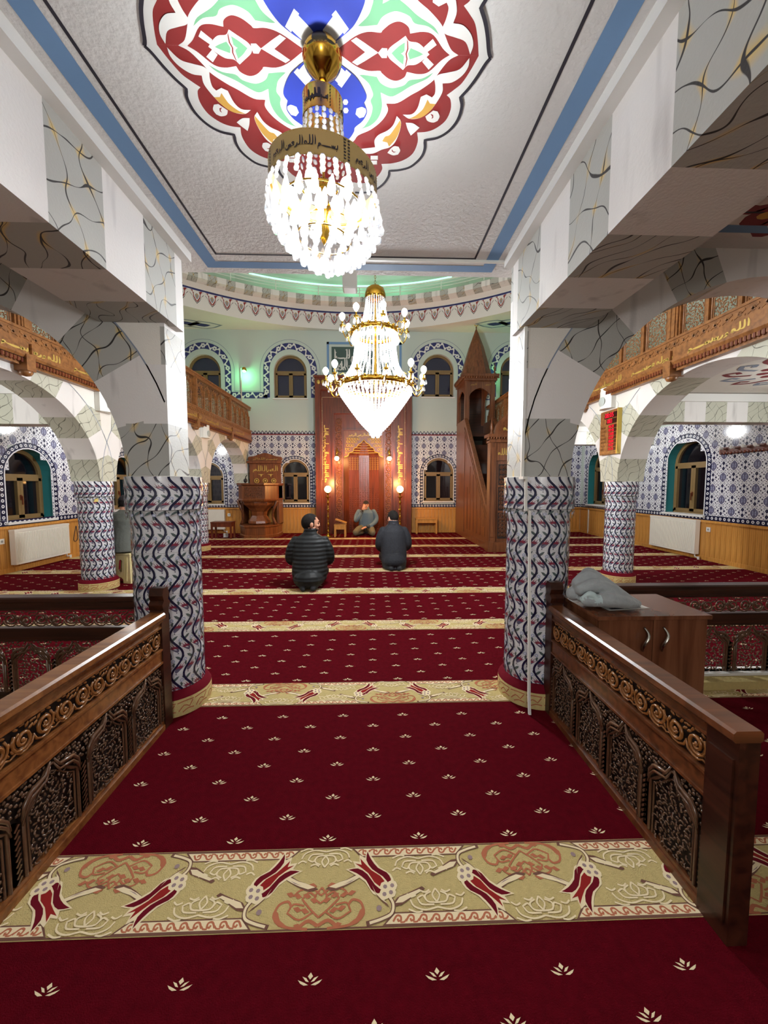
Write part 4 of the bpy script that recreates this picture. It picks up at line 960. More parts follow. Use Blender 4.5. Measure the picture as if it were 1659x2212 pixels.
# ------------------------------------------------------------------ chandeliers
def crystal_mat():
    m = bpy.data.materials.new('clear_crystal'); m.use_nodes = True; nt = m.node_tree; nt.nodes.clear(); N = nt.nodes; L = nt.links
    t = N.new('ShaderNodeBsdfTransparent'); t.inputs[0].default_value = (.97, .98, 1, 1)
    tr = N.new('ShaderNodeBsdfTranslucent'); tr.inputs[0].default_value = (.92, .94, .97, 1)
    g = N.new('ShaderNodeBsdfGlossy'); g.inputs['Roughness'].default_value = .08
    fr = N.new('ShaderNodeLayerWeight'); fr.inputs[0].default_value = .45
    a = N.new('ShaderNodeMixShader'); a.inputs[0].default_value = .42; L.new(t.outputs[0], a.inputs[1]); L.new(tr.outputs[0], a.inputs[2])
    b_ = N.new('ShaderNodeMixShader'); L.new(fr.outputs['Facing'], b_.inputs[0]); L.new(a.outputs[0], b_.inputs[1]); L.new(g.outputs[0], b_.inputs[2])
    o = N.new('ShaderNodeOutputMaterial'); L.new(b_.outputs[0], o.inputs[0]); return m
CRY = crystal_mat(); BULB = glow('lit_bulb', (255, 250, 238), 14)
def drop_mesh(l, r, name):
    mb = MB(); mb.lathe([(0, 0), (r*.25, -.08*l), (r*.75, -.45*l), (r, -.7*l), (r*.7, -.92*l), (0, -l)], seg=6, sm=False); return mb.mesh(name, [CRY])
def bead_mesh(r, name, flat=1): mb = MB(); mb.ell((0, 0, 0), (r, r*flat, r), None, 6, 4); return mb.mesh(name, [CRY])
c0 = thing('chandelier', (-.152, 1.305, ZC), 'small crystal chandelier with gold script bands under the painted medallion', 'chandelier')
def zt(x, y, z): return z-ZC-.085*x+.05*y
mb = MB(); mb.lathe([(0, 0), (.028, -.001), (.048, -.008), (.06, -.026), (.062, -.04), (.057, -.056), (.044, -.074), (.028, -.09), (.016, -.104), (.012, -.112), (0, -.114)], seg=32); mb.build('canopy', BRASS, c0)
mb = MB(); mb.lathe([(.004, -.088), (.004, -.40)], seg=8); mb.lathe([(0, -.39), (.016, -.4), (.02, -.43), (.01, -.45), (.024, -.48), (.012, -.52), (.02, -.56), (0, -.6)], seg=12); mb.build('stem', BRASS, c0)
GB = M('gold_band_metal', (196, 158, 84), .22, metal=.9); GB2 = M('satin_gold_band', (188, 164, 108), .4, metal=.7)
def band(r, z0, z1, mat, name, lettering):
    mb = MB(); n = 48
    P = [(r*cos(2*pi*i/n), r*sin(2*pi*i/n)) for i in range(n)]
    for dr in (0, -.002):
        mb.add([(x*(1+dr/r), y*(1+dr/r), zt(x, y, z)) for z in (z0, z1) for x, y in P], [(i, (i+1) % n, n+(i+1) % n, n+i) for i in range(n)], 0, True)
    o = mb.build(name, [mat], c0)
    mb = MB()
    for k in range(lettering):
        a0 = -pi/2-.9+k*2*pi/lettering; wd = 1.25 if lettering < 5 else .8
        mp = lambda u, v: ((r+.0012)*cos(a0+u), (r+.0012)*sin(a0+u), zt(r*cos(a0+u), r*sin(a0+u), z0+(z1-z0)*v))
        script(mb, BISM, lambda u, v: mp(u/r, v/(z1-z0)), 0, (z1-z0)*.36, wd*r, (z1-z0)*.36, 0, .15)
        for e in (-.1, 1.1):
            for j in range(7): mb.poly([mp(wd*e+p[0], .12+j*.125+p[1]) for p in ((-.02, 0), (.02, 0), (.02, .06), (-.02, .06))], 0)
    mb.build('script', [INK], o, kind='stuff')
    mb = MB()
    for i in range(90):
        a = 2*pi*i/90
        for z in (z0+.003, z1-.003): mb.ell((r*cos(a), r*sin(a), zt(r*cos(a), r*sin(a), z)), (.0016,)*3, None, 4, 2)
    mb.build('beading', [BRASS], o)
band(.063, 2.49, 2.56, GB, 'upper_band', 3); band(.17, 2.272, 2.340, GB2, 'lower_band', 4)
BD = bead_mesh(.0085, 'crystal_bead', .45); DROP = drop_mesh(.062, .0135, 'crystal_drop'); DROP2 = drop_mesh(.045, .011, 'crystal_drop')
for i in range(18):
    a = 2*pi*i/18
    for k in range(7):
        t = k/6; r = .061+.022*t**1.6; z = 2.482-.12*t
        link('crystal_bead', BD, c0, (r*cos(a), r*sin(a), z-ZC), (0, 0, a+pi/2))
for i in range(30):
    a = 2*pi*i/30
    for k, (r, z) in enumerate(((.17, 2.268), (.176, 2.25), (.178, 2.232))):
        x, y = r*cos(a), r*sin(a); link('crystal_bead', BD, c0, (x, y, zt(x, y, z)), (0, 0, a+pi/2), scale=(1.15,)*3)
for n, r, z, me in ((24, .175, 2.228, DROP), (22, .158, 2.2, DROP), (19, .136, 2.17, DROP), (16, .112, 2.145, DROP), (13, .088, 2.12, DROP2), (10, .064, 2.1, DROP2), (7, .042, 2.085, DROP2), (12, .09, 2.24, DROP)):
    for i in range(n):
        a = 2*pi*(i+.5*(n % 2))/n; x, y = r*cos(a), r*sin(a)
        link('crystal_drop', me, c0, (x, y, zt(x, y, z)), (.12*sin(a), -.12*cos(a), a))
mb = MB(); mb.ell((0, 0, 2.062-ZC), (.022, .022, .022), None, 8, 6); mb.build('crystal_ball', CRY, c0)
mb = MB()
for r, z in ((.165, 2.285), (.13, 2.235), (.085, 2.14)): mb.tube([(r*cos(t), r*sin(t), zt(r*cos(t), r*sin(t), z)) for t in [k*2*pi/32 for k in range(32)]], .0028, 5, 0, True)
for k in range(6):
    a = k*pi/3; mb.tube([(.01*cos(a), .01*sin(a), 2.24-ZC), (.07*cos(a), .07*sin(a), 2.212-ZC), (.105*cos(a), .105*sin(a), 2.225-ZC)], .003, 5)
mb.build('crystal_frame', BRASS, c0)
for k in range(6):
    a = k*pi/3+.3; mb = MB(); mb.ell((.105*cos(a), .105*sin(a), 2.25-ZC), (.02, .02, .028), None, 10, 8); mb.build('bulb', BULB, c0)
lamp('bulb_light', (0, 0, 2.24-ZC), 13.5, (.94, .98, 1), .09, c0); lamp('bulb_light', (0, 0, 2.13-ZC), 4, (.94, .98, 1), .05, c0)

# large chandelier of the hall
CX, CY = .045, 4.8
c1 = thing('chandelier', (CX, CY, 1.95), 'large tiered crystal chandelier hanging in the middle of the prayer hall', 'chandelier')
def zz1(z): return z-1.95
mb = MB(); mb.lathe([(0, zz1(3.74)), (.06, zz1(3.73)), (.105, zz1(3.70)), (.125, zz1(3.64)), (.125, zz1(3.60)), (.11, zz1(3.585))], seg=28); mb.build('crown', BRASS, c1)
mb = MB()
for k in range(150): mb.tube([(.012*cos(t)*(1 if k % 2 else 0), .012*cos(t)*(0 if k % 2 else 1), zz1(3.75+k*.03)+.018*sin(t)) for t in [j*pi/3 for j in range(6)]], .003, 3, 0, True)
mb.build('chain', BRASS, c1)
mb = MB(); mb.lathe([(.018, zz1(3.7)), (.018, zz1(2.1))], seg=10); mb.build('stem', BRASS, c1)
def ring(r, z, h, name):
    mb = MB(); mb.lathe([(r-.008, z-h/2), (r+.004, z-h/2), (r+.012, z), (r+.004, z+h/2), (r-.008, z+h/2)], seg=48)
    for i in range(24):
        a = 2*pi*i/24; mb.ell((r*cos(a)+.012*cos(a), r*sin(a)+.012*sin(a), z+h*.45), (.018, .018, .014), None, 5, 3)
    return mb.build(name, BRASS, c1)
ring(.285, zz1(3.185), .05, 'upper_ring'); ring(.45, zz1(2.545), .06, 'lower_ring')
def strand(path, r, name):
    P = smooth([Vector(p) for p in path], 8, 170, False); L_ = sum((P[i+1]-P[i]).length for i in range(len(P)-1)); mb = MB(); step = r*2.0; acc = 0
    for i in range(len(P)-1):
        d = (P[i+1]-P[i]).length
        while acc < d: mb.ell(P[i].lerp(P[i+1], acc/d), (r, r, r), None, 5, 3); acc += step
        acc -= d
    return mb.mesh(name, [CRY])
S1 = strand([(.112, 0, zz1(3.6)), (.125, 0, zz1(3.45)), (.17, 0, zz1(3.3)), (.27, 0, zz1(3.2))], .0105, 'bead_strand')
S2 = strand([(.235, 0, zz1(3.13)), (.25, 0, zz1(2.98)), (.29, 0, zz1(2.78)), (.43, 0, zz1(2.57))], .0115, 'bead_strand')
S3 = strand([(.44, 0, zz1(2.52)), (.43, 0, zz1(2.46)), (.31, 0, zz1(2.29)), (.18, 0, zz1(2.12)), (.07, 0, zz1(2.0))], .016, 'basket_strand')
for me, n, nm in ((S1, 26, 'bead_strand'), (S2, 38, 'bead_strand'), (S3, 52, 'basket_strand')):
    for i in range(n): link(nm, me, c1, (0, 0, 0), (0, 0, 2*pi*i/n))
FR = drop_mesh(.10, .028, 'crystal_drop'); SD = drop_mesh(.06, .014, 'crystal_drop')
for n, r, z in ((30, .27, 3.16),):
    for i in range(n): a = 2*pi*i/n; link('crystal_drop', FR, c1, (r*cos(a), r*sin(a), zz1(z)), (0, 0, a))
for n, r, z in ((10, .07, 2.02), (6, .04, 1.99)):
    for i in range(n): a = 2*pi*i/n; mb = None; link('crystal_drop', SD, c1, (r*cos(a), r*sin(a), zz1(z)), (0, 0, a))
mb = MB(); mb.ell((0, 0, zz1(1.972)), (.022, .022, .022), None, 8, 6); mb.build('crystal_ball', CRY, c1)
def arm_tpl(r0, r1, z, up):
    a = MB(); a.tube(smooth([Vector(p) for p in ((r0, 0, z), ((r0+r1)/2, 0, z-.09), (r1-.01, 0, z-.03), (r1, 0, z+.04))], 5, 170, False), .007, 5)
    a.tube(smooth([Vector(p) for p in ((r0, 0, z), (r0+.03, 0, z+.07), (r0+.08, 0, z+.04))], 4, 170, False), .005, 4)
    a.lathe([(0, z+.03), (.022, z+.035), (.034, z+.052), (.008, z+.05), (.011, z+.06), (.011, z+.10), (0, z+.105)], c=(r1, 0, 0), seg=10)
    b_ = MB(); b_.lathe([(0, z+.10), (.02, z+.115), (.034, z+.145), (.034, z+.165), (.022, z+.185), (0, z+.2)], c=(r1, 0, 0), seg=12)
    return a.mesh('arm', [BRASS]), b_.mesh('bulb', [BULB]), r1, z
def arms(n, tpl, off):
    am, bm, r1, z = tpl
    for i in range(n):
        o = link('arm', am, c1, (0, 0, 0), (0, 0, 2*pi*(i+off)/n)); link('bulb', bm, o)
        for k, (dx, dy) in enumerate(((0, .03), (0, -.03), (.028, 0), (-.03, 0), (-.08, 0))): link('crystal_drop', SD, o, (r1+dx, dy, z+.035-(.05 if dx < -.05 else 0)))
arms(8, arm_tpl(.29, .40, zz1(3.19), 0), .27); arms(12, arm_tpl(.455, .60, zz1(2.55), 0), .35)
for z, e, r in ((2.38, 310, .16), (2.9, 75, .1), (3.35, 25, .06)): lamp('chandelier_light', (0, 0, zz1(z)), e, (.95, .98, 1), r, c1)
# ------------------------------------------------------------------ prayer niche
def carve_dots(mb, x0, x1, z0, z1, y, st, m, seed=1):
    rnd = random.Random(seed)
    for j in range(int((z1-z0)/st)):
        for i in range(int((x1-x0)/st)):
            leaf(mb, (x0+(i+.5)*st+rnd.uniform(-.2, .2)*st, z0+(j+.5)*st+rnd.uniform(-.2, .2)*st), st*.55, st*.28, rnd.random()*3.14, m, y)
mh = thing('prayer_niche', (-.22, 10.6, 0), 'tall carved wooden prayer niche with gilt script in the middle of the far wall', 'niche')
def U(name, xo, xi, zo, zi, y0, mat, bead=0):        # upside-down U frame (x relative to the niche centre)
    mb = MB()
    for s in (-1, 1): mb.box(*sorted((s*xo, s*xi)), y0, .295, 0, zo)
    mb.box(-xi, xi, y0, .295, zi, zo)
    if bead:
        for s in (-1, 1): mb.box(*sorted((s*xi, s*(xi+.025))), y0-.02, y0, 0, zi)
        mb.box(-xi-.025, xi+.025, y0-.02, y0, zi-.0, zi+.025)
    return mb.build(name, mat, mh)
U('outer_frame', 1.30, 1.16, 4.22, 3.90, -.06, WOODD, 1); U('script_frame', 1.16, .86, 3.90, 3.45, .06, WOODD)
U('middle_frame', .86, .80, 3.45, 3.28, -.02, WOODD, 1); U('inner_frame', .80, .56, 3.28, 2.84, .08, WOODD, 1)
mb = MB()
for s in (-1, 1):
    mb = MB()
    for k in range(15): mb.tube([(s*.68+.06*cos(t), .075, .55+k*.18+.07*sin(t)) for t in [j*pi/5 for j in range(10)]], .012, 4, 0, True)
    carve_dots(mb, s*.68-.1, s*.68+.1, .3, 3.2, .078, .045, 0, 4)
    mb.build('inner_carving', WOOD, mh, kind='stuff')
mb = MB(); mb.box(-1.32, 1.32, -.1, .29, 4.22, 4.27)
for k in range(22): mb.ell((-1.2+k*.114, -.065, 4.1), (.05, .012, .06), None, 6, 4, 1)
mb.build('crest', [WOODD, GILT], mh)
gp = MB()                                             # gilt script strips on both sides
mb = MB()
for s in (-1, 1):
    x = s*1.01; gp = MB(); gp.box(x-.085, x+.085, .05, .06, 1.35, 3.02); gp = gp.build('script_board', WOODD, mh); mb = MB()
    for k in range(7):
        mp = lambda u, v: (x-.075+v, .047, 1.42+k*.225+u)
        script(mb, ('alHm', 'llhya', 'rsbMl', 'nalHw', 'wlmn', 'alrsM', 'klhya')[k], mp, 0, .02, .21, .115, 0, .24)
    mb.build('gilt_script', GILT, gp)
# gilt arch front with scalloped opening
NX = .0
half = [(.54, 2.12), (.43, 2.16), (.40, 2.24), (.30, 2.27), (.27, 2.36), (.19, 2.40), (.15, 2.47), (.07, 2.51), (.0, 2.60)]
cut = [(-x, z) for x, z in half] + half[::-1][1:]
mb = MB(); mb.prism([(NX+x, .10, z) for x, z in [(-.57, 2.84), (-.57, 2.12)]+cut+[(.57, 2.12), (.57, 2.84)]], (0, .03, 0))
arch = mb.build('arch_front', WOOD, mh)
mb = MB()
for s in (-1, 1):
    for z0, x1 in ((2.2, .46), (2.3, .40), (2.4, .3), (2.5, .22), (2.58, .14)):
        x = x1
        while x < .5: mb.tube([(NX+s*x+.03*cos(t), .094, z0+.035+.03*sin(t)) for t in [k*.9 for k in range(8)]], .0085, 4); mb.ell((NX+s*(x+.03), .095, z0+.06), (.022, .006, .01), None, 5, 3); x += .072
script(mb, BISM, lambda u, v: (NX-.42+u, .092, 2.70+v), 0, 0, .84, .085, 0, .17)
mb.tube([(NX+x, .095, z) for x, z in cut], .012, 5)
mb.build('gilt_scrolls', GILT, arch)
FAC = [(-.56, .1), (-.42, .22), (-.14, .285), (.14, .285), (.42, .22), (.56, .1)]
for k in range(5):
    (xa, ya), (xb, yb) = FAC[k], FAC[k+1]; mb = MB()
    mb.add([(NX+xa, ya, 0), (NX+xb, yb, 0), (NX+xb, yb, 2.18), (NX+xa, ya, 2.18)], [(0, 1, 2, 3)], 0)
    if 0 < k < 4:
        d = Vector((xb-xa, yb-ya)); nn = int(d.length/.06)
        for j in range(34):
            for i in range(nn):
                t = (i+.5)/nn; x, y = NX+xa+d.x*t, ya+d.y*t-.006
                z = .12+j*.06
                if j > 27 or (k == 2 and j > 17): mb.tube([(x+.022*cos(q), y, z+.022*sin(q)) for q in [w_*pi/2 for w_ in range(4)]], .004, 4, 1, True)
                elif j < 20: leaf(mb, (x, z), .024, .01, ((i+j) % 4)*.8, 0, y)
    mb.add([(NX+xa, ya, 2.18), (NX+xb, yb, 2.18), (NX+xb*.1, .16, 2.72), (NX+xa*.1, .16, 2.72)], [(0, 1, 2, 3)], 0 if k % 2 else 2)
    for j in range(7):
        t = (j+1)/8; mb.bar((NX+xa*(1-.9*t), ya+(.16-ya)*t-.006, 2.18+.54*t), (NX+xb*(1-.9*t), yb+(.16-yb)*t-.006, 2.18+.54*t), .012, .016, 1)
    mb.build('niche_panel', [WOODD, GILT if k != 2 else WOOD, WOOD], mh)
mb = MB(); mb.box(NX-.54, NX+.54, -.05, .29, -.0, .012); mb.build('niche_carpet', CARPET, mh)
mb = MB()
for s in (-1, 1):
    mb.tube([(s*1.125, -.02+.06, z) for z in (1.5, 2.2, 3.0, 3.72)] , .006, 4)
    for k in range(8): mb.ell((s*1.125, .03, 1.5+k*.31), (.011,)*3, None, 6, 4)
mb.tube([(-1.125, .04, 3.72), (1.125, .04, 3.72)], .006, 4)
mb.build('garland_wire', M('pale_wire', (206, 186, 150), .4), mh)
GLOBE = glow('warm_globe', (255, 214, 150), 9)
for i, (x, y, lab) in enumerate(((-.945, 10.66, 'lit wall sconce on the left side of the prayer niche'), (.475, 10.66, 'lit wall sconce on the right side of the prayer niche'))):
    r = thing('wall_sconce', (x, y, 2.07), lab, 'sconce', 'wall sconces of the niche')
    mb = MB(); mb.lathe([(0, 0), (.04, 0), (.03, .012), (0, .014)], seg=12); mb.build('rosette', BRASS, r, loc=(0, -.0, .2), rot=(pi/2, 0, 0))
    mb = MB(); mb.tube(smooth([Vector(p) for p in ((0, -.01, .2), (0, -.09, .28), (0, -.17, .24), (0, -.17, .12))], 5, 170, False), .009, 6); mb.lathe([(.012, .12), (.045, .06), (.05, .05)], c=(0, -.17, 0), seg=12); mb.build('arm', BRASS, r)
    mb = MB(); mb.ell((0, -.17, 0), (.062, .062, .062), None, 14, 10); mb.build('globe', GLOBE, r)
    lamp('sconce_light', (0, -.27, -.02), 18, (1, .5, .16), .05, r)
for x, y, lab in ((-1.14, 10.02, 'tall brass candlestick lamp left of the prayer niche'), (.73, 9.98, 'tall brass candlestick lamp right of the prayer niche, behind the man in the blazer')):
    r = thing('floor_lamp', (x, y, 0), lab, 'lamp', 'brass candlestick lamps')
    prof = [(0, 0), (.1, 0), (.1, .02), (.06, .05), (.03, .08)]; z = .08
    for k in range(5):
        prof += [(.016, z+.03), (.022, z+.06), (.045, z+.075), (.03, z+.09), (.016, z+.11), (.024, z+.14), (.016, z+.17)]; z += .185
    prof += [(.03, z+.02), (.075, z+.04), (.07, z+.05), (.02, z+.05), (.02, z+.12), (.07, z+.14), (.07, z+.15), (0, z+.15)]
    mb = MB(); mb.lathe(prof, seg=16); mb.build('pole', BRASS, r)
    mb = MB(); mb.ell((0, 0, z+.24), (.088, .088, .088), None, 16, 12); mb.build('globe', GLOBE, r)
    lamp('globe_light', (0, -.05, z+.40), 24, (1, .5, .16), .05, r)

# ------------------------------------------------------------------ pulpit stair (minbar)
mn = thing('pulpit_stair', (2.4, 7.75, 0), 'tall carved wooden pulpit stair with spired canopy, right of the niche', 'pulpit')
def lattice(mb, x0, x1, z0, z1, y, m, n):
    w_ = (x1-x0)/n; k = int((z1-z0)/w_)
    for j in range(k):
        for i in range(n):
            c = (x0+(i+.5)*w_, z0+(j+.5)*(z1-z0)/k); mb.tube([(c[0]+w_*.42*cos(t), y, c[1]+w_*.42*sin(t)) for t in [q*pi/4 for q in range(8)]], w_*.1, 4, m, True)
            leaf(mb, c, w_*.3, w_*.12, .78 if (i+j) % 2 else 2.35, m, y); leaf(mb, c, w_*.3, w_*.12, 2.35 if (i+j) % 2 else .78, m, y)
mb = MB()                                             # side wall under the handrail
side = [(0, .15, .12), (0, 2.2, .12), (0, 2.2, 2.75), (0, .15, .55)]
mb.prism(side, (.05, 0, 0)); mb.box(-.02, .07, .05, 3.12, 0, .14); mb.box(-.015, .06, 2.17, 3.12, .14, 3.05)
mb.build('side_wall', WOODM, mn)
mb = MB(); mb.prism([(.78, .15, .12), (.78, 2.2, .12), (.78, 2.2, 2.75), (.78, .15, .55)], (-.05, 0, 0)); mb.box(.72, .795, 2.17, 3.12, .14, 3.05); mb.build('side_wall', WOODM, mn)
mb = MB()
for x in (-.01, .72):
    mb.bar((x+.03, .1, .78), (x+.03, 2.22, 3.02), .09, .1); mb.bar((x+.03, .1, .58), (x+.03, 2.22, 2.82), .07, .04); mb.bar((x+.03, .1, .48), (x+.03, 2.22, 2.72), .075, .03)
mb.build('handrail', WOODM, mn)
mb = MB()                                             # relief panels of the side, looking to -x
for k in range(6): mb.box(-.012, 0, .35+k*.3, .55+k*.3, .25, .25+.34*(k+.6)*.5+.1)
for k in range(5): mb.box(-.014, 0, .38+k*.3, .4+k*.3, .25, 1.0+.2*k)
mb.build('side_panel', WOOD, mn)
mb = MB()
for k in range(9): mb.box(.05, .73, .25+k*.22, .47+k*.22, .12, .12+.25*(k+1))
mb.build('stair', WALNUT_X, mn)
mb = MB(); mb.box(.05, .73, 2.17, 3.1, 2.6, 2.68); mb.box(.05, .73, 3.05, 3.12, 2.6, 4.0); mb.build('platform', WALNUT_X, mn)
mb = MB()                                             # canopy: posts, arched panels, cornice
for x in (0, .67):
    for y in (2.17, 3.04): mb.box(x-.02, x+.08, y, y+.09, 3.0, 4.0)
mb.build('canopy_post', WOODM, mn)
def arched_panel(a, b_, z0, z1, mapf, m):
    A = [(a, z0), (a+.1, z0), (a+.1, z1-.38)]+[(a+.1+(b_-a-.2)*(.5-.5*cos(pi*k/8)), z1-.38+.16*sin(pi*k/8)+.05*sin(pi*k/8)**6) for k in range(1, 8)]+[(b_-.1, z1-.38), (b_-.1, z0), (b_, z0), (b_, z1), (a, z1)]
    mb.prism([mapf(*p, 0) for p in A], Vector(mapf(0, 0, .03))-Vector(mapf(0, 0, 0)), m)
mb = MB(); arched_panel(.0, .73, 3.02, 4.0, lambda u, v, d: (u, 2.19+d, v), 0); arched_panel(2.2, 3.1, 3.02, 4.0, lambda u, v, d: (-.005+d, u, v), 0); arched_panel(2.2, 3.1, 3.02, 4.0, lambda u, v, d: (.71+d, u, v), 0)
for x in (.12, .5): script(mb, 'alsM', lambda u, v: (x+u, 2.185, 3.9+v), 0, 0, .15, .045, 1, .15)
mb.build('canopy_panel', [WOODM, GILT], mn)
mb = MB(); mb.box(-.06, .79, 2.12, 3.12, 4.0, 4.06); mb.box(-.1, .83, 2.08, 3.14, 4.1, 4.16)
mb.prism([(-.06, 2.12, 4.06), (-.1, 2.08, 4.1), (.83, 2.08, 4.1), (.79, 2.12, 4.06)], (0, 1.0, 0))
for k in range(15): mb.ell((-.06+k*.062, 2.09, 4.07), (.028, .02, .03), None, 6, 3)
for k in range(16): mb.ell((-.085, 2.12+k*.062, 4.07), (.02, .028, .03), None, 6, 3)
mb.build('canopy_cornice', WOODM, mn)
def oct_(r, z, c=(.365, 2.64)): return [(c[0]+r*cos(pi/8+k*pi/4), c[1]+r*sin(pi/8+k*pi/4), z) for k in range(8)]
mb = MB(); mb.loft([oct_(.42, 4.16), oct_(.4, 4.3), oct_(.385, 4.36), oct_(.36, 4.42), oct_(.2, 4.98), oct_(.03, 5.42)]); mb.s = [False]*len(mb.s); mb.lathe([(.03, 5.42), (.012, 5.46), (.02, 5.5), (.008, 5.53), (0, 5.54)], c=(.365, 2.64, 0), seg=8)
for x, y in ((0, 2.17), (.73, 2.17)): mb.lathe([(.03, 4.16), (.03, 4.2), (.015, 4.22), (.032, 4.3), (.012, 4.38), (0, 4.5)], c=(x, y, 0), seg=8)
mb.build('spire', WOODM, mn)
mb = MB(); mb.tube([(.365+.06*cos(t), 2.64, 5.6+.06*sin(t)) for t in [pi*.72+k*(2*pi-.9)/14 for k in range(15)]], [.003+.009*sin(pi*k/14) for k in range(15)], 6); mb.build('crescent', GILT, mn)
# gate at the foot of the stair
mb = MB()
for x in (-.04, .72): mb.box(x, x+.13, -.08, .1, 0, 2.2); mb.box(x+.025, x+.105, -.095, -.08, .3, 2.1)
mb.build('gate_post', WOODM, mn)
mb = MB(); mb.box(-.06, .87, -.12, .12, 0, .2); mb.build('gate_sill', WOODM, mn)
mb = MB(); mb.box(-.06, .87, -.12, .12, 2.2, 2.26); mb.box(-.1, .91, -.15, .14, 2.3, 2.36); mb.box(-.06, .87, -.1, .1, 2.24, 2.32)
for k in range(20): mb.ell((-.09+k*.053, -.14, 2.28), (.024, .02, .026), None, 6, 3)
mb.box(.09, .72, -.06, .08, 1.84, 2.2); mb.build('gate_frame', WOODM, mn)
mb = MB(); script(mb, 'Hmyd rswlallh', lambda u, v: (.12+u, -.064, 1.96+v), 0, 0, .56, .13, 0, .15); mb.build('gate_script', GILT, mn)
for x0, x1 in ((.1, .4), (.41, .71)):
    mb = MB(); mb.box(x0, x1, -.02, .02, .2, 1.84); mb.box(x0+.055, x1-.055, -.024, -.02, .26, 1.78, 1)
    for z0, z1 in ((.3, .78), (.86, 1.3), (1.36, 1.76)): lattice(mb, x0+.07, x1-.07, z0, z1, -.032, 0, 2); mb.box(x0+.05, x1-.05, -.036, -.02, z1+.01, z1+.05)
    mb.build('gate_door', [WOODM, CARVEBG], mn)
mb = MB(); mb.prism([(.405+.36*cos(t), -.1, 2.36+.4*sin(t)) for t in [pi*k/18 for k in range(19)]], (0, .12, 0)); pd = mb.build('pediment', WOODM, mn)
mb = MB(); mb.poly([(.405+.28*cos(t), -.104, 2.38+.31*sin(t)) for t in [pi*k/18 for k in range(19)]], 0); script(mb, 'alHm llh', lambda u, v: (.2+u, -.107, 2.44+v), 0, 0, .4, .14, 1, .2); script(mb, 'lal', lambda u, v: (.31+u, -.107, 2.54+v), 0, 0, .2, .12, 1, .2); mb.build('pediment_script', [WALNUT, GILT], pd)
mb = MB(); mb.lathe([(.03, 2.76), (.02, 2.82), (.03, 2.88), (.01, 2.96), (0, 3.0)], c=(.405, -.04, 0), seg=8); mb.tube([(.405+.07*cos(t), -.04, 3.08+.07*sin(t)) for t in [pi*.72+k*(2*pi-.9)/14 for k in range(15)]], [.004+.01*sin(pi*k/14) for k in range(15)], 6)
for x in (.0, .81): mb.lathe([(.035, 2.36), (.035, 2.4), (.018, 2.43), (.036, 2.5), (.014, 2.6), (0, 2.72)], c=(x, -.02, 0), seg=8)
mb.build('finial', WOODM, mn)

# ------------------------------------------------------------------ carved pulpit on the left
kp = thing('pulpit', (-2.98, 10.3, 0), 'carved wooden pulpit box with script backboard, left of the niche', 'pulpit')
def hexa(w_, d, z, y0=0): return [(-w_/2, .45, z), (-w_/2, -d*.25+y0, z), (-w_*.26, -d+y0, z), (w_*.26, -d+y0, z), (w_/2, -d*.25+y0, z), (w_/2, .45, z)]
mb = MB(); mb.loft([hexa(1.0, .5, 0), hexa(1.0, .5, .06), hexa(.96, .46, .08), hexa(.96, .46, .26), hexa(1.0, .5, .28), hexa(1.0, .5, .32)]); mb.s = [False]*len(mb.s); mb.build('base', WOOD, kp)
mb = MB(); mb.lathe([(.26, .32), (.3, .36), (.29, .42), (.24, .5), (.2, .56), (.22, .66), (.3, .76), (.4, .84), (.42, .9), (.42, .94)], c=(0, -.05, 0), seg=8, sm=False)
mb.build('pedestal', WOOD, kp)
mb = MB(); mb.loft([hexa(1.0, .5, .93), hexa(1.06, .54, .97), hexa(1.0, .5, 1.0), hexa(1.0, .5, 1.33), hexa(1.08, .56, 1.36), hexa(1.08, .56, 1.40)]); mb.s = [False]*len(mb.s)
for x in (-.26, .26): mb.bar((x, -.5, 1.0), (x, -.5, 1.33), .05, .03, up=(0, 1, 0))
carve_dots(mb, -.23, .23, 1.03, 1.31, -.505, .045, 1, 3); mb.build('box', [WOOD, WALNUT], kp)
for s in (-1, 1):
    mb = MB(); mb.box(*sorted((s*.5, s*.44)), .05, .5, .3, 1.4); mb.build('side_panel', WOODM, kp)
    mb = MB(); mb.tube(smooth([Vector(p) for p in ((s*.44, -.12, .32), (s*.38, -.16, .55), (s*.43, -.2, .75), (s*.5, -.16, .95))], 4, 170, False), [.05, .045, .04, .035, .03, .03, .03, .03, .035, .04, .045, .05, .05], 8); mb.build('bracket', WALNUT, kp)
mb = MB(); top = [(-.47, 2.06), (-.44, 2.12), (-.3, 2.14), (-.16, 2.19), (0, 2.23), (.16, 2.19), (.3, 2.14), (.44, 2.12), (.47, 2.06)]
mb.prism([(x+.06, .38, z) for x, z in [(-.42, 1.4)]+[(-.42, 2.0)]+top+[(.42, 2.0), (.42, 1.4)]], (0, .06, 0)); mb.box(-.41, .53, .3, .4, 1.95, 2.0); bb = mb.build('backboard', WOOD, kp)
mb = MB(); P_ = lambda u, v: (.06-.33+u, .374, v)
script(mb, BISM[:13], lambda u, v: P_(u, 2.05+v), 0, 0, .66, .06, 0, .2); script(mb, 'alHm dal allhy', lambda u, v: P_(u, 1.74+v), 0, 0, .66, .15, 0, .15)
for k in range(3): mb.tube([(.06-.23+k*.23+.06*cos(t), .37, 1.47+.06*sin(t)) for t in [j*pi/5 for j in range(10)]], .012, 4, 0, True); mb.ell((.06-.23+k*.23, .37, 1.47), (.03, .006, .03), None, 6, 4)
for k in range(2): mb.prism([(.06-.21+k*.26+dx, .368, 1.63+dz) for dx, dz in ((0, .02), (.18, .02), (.13, 0), (.1, -.06), (.08, 0))], (0, .004, 0))
mb.build('gilt_script', GILT, bb)
SPK = M('black_speaker', (24, 24, 28), .6)
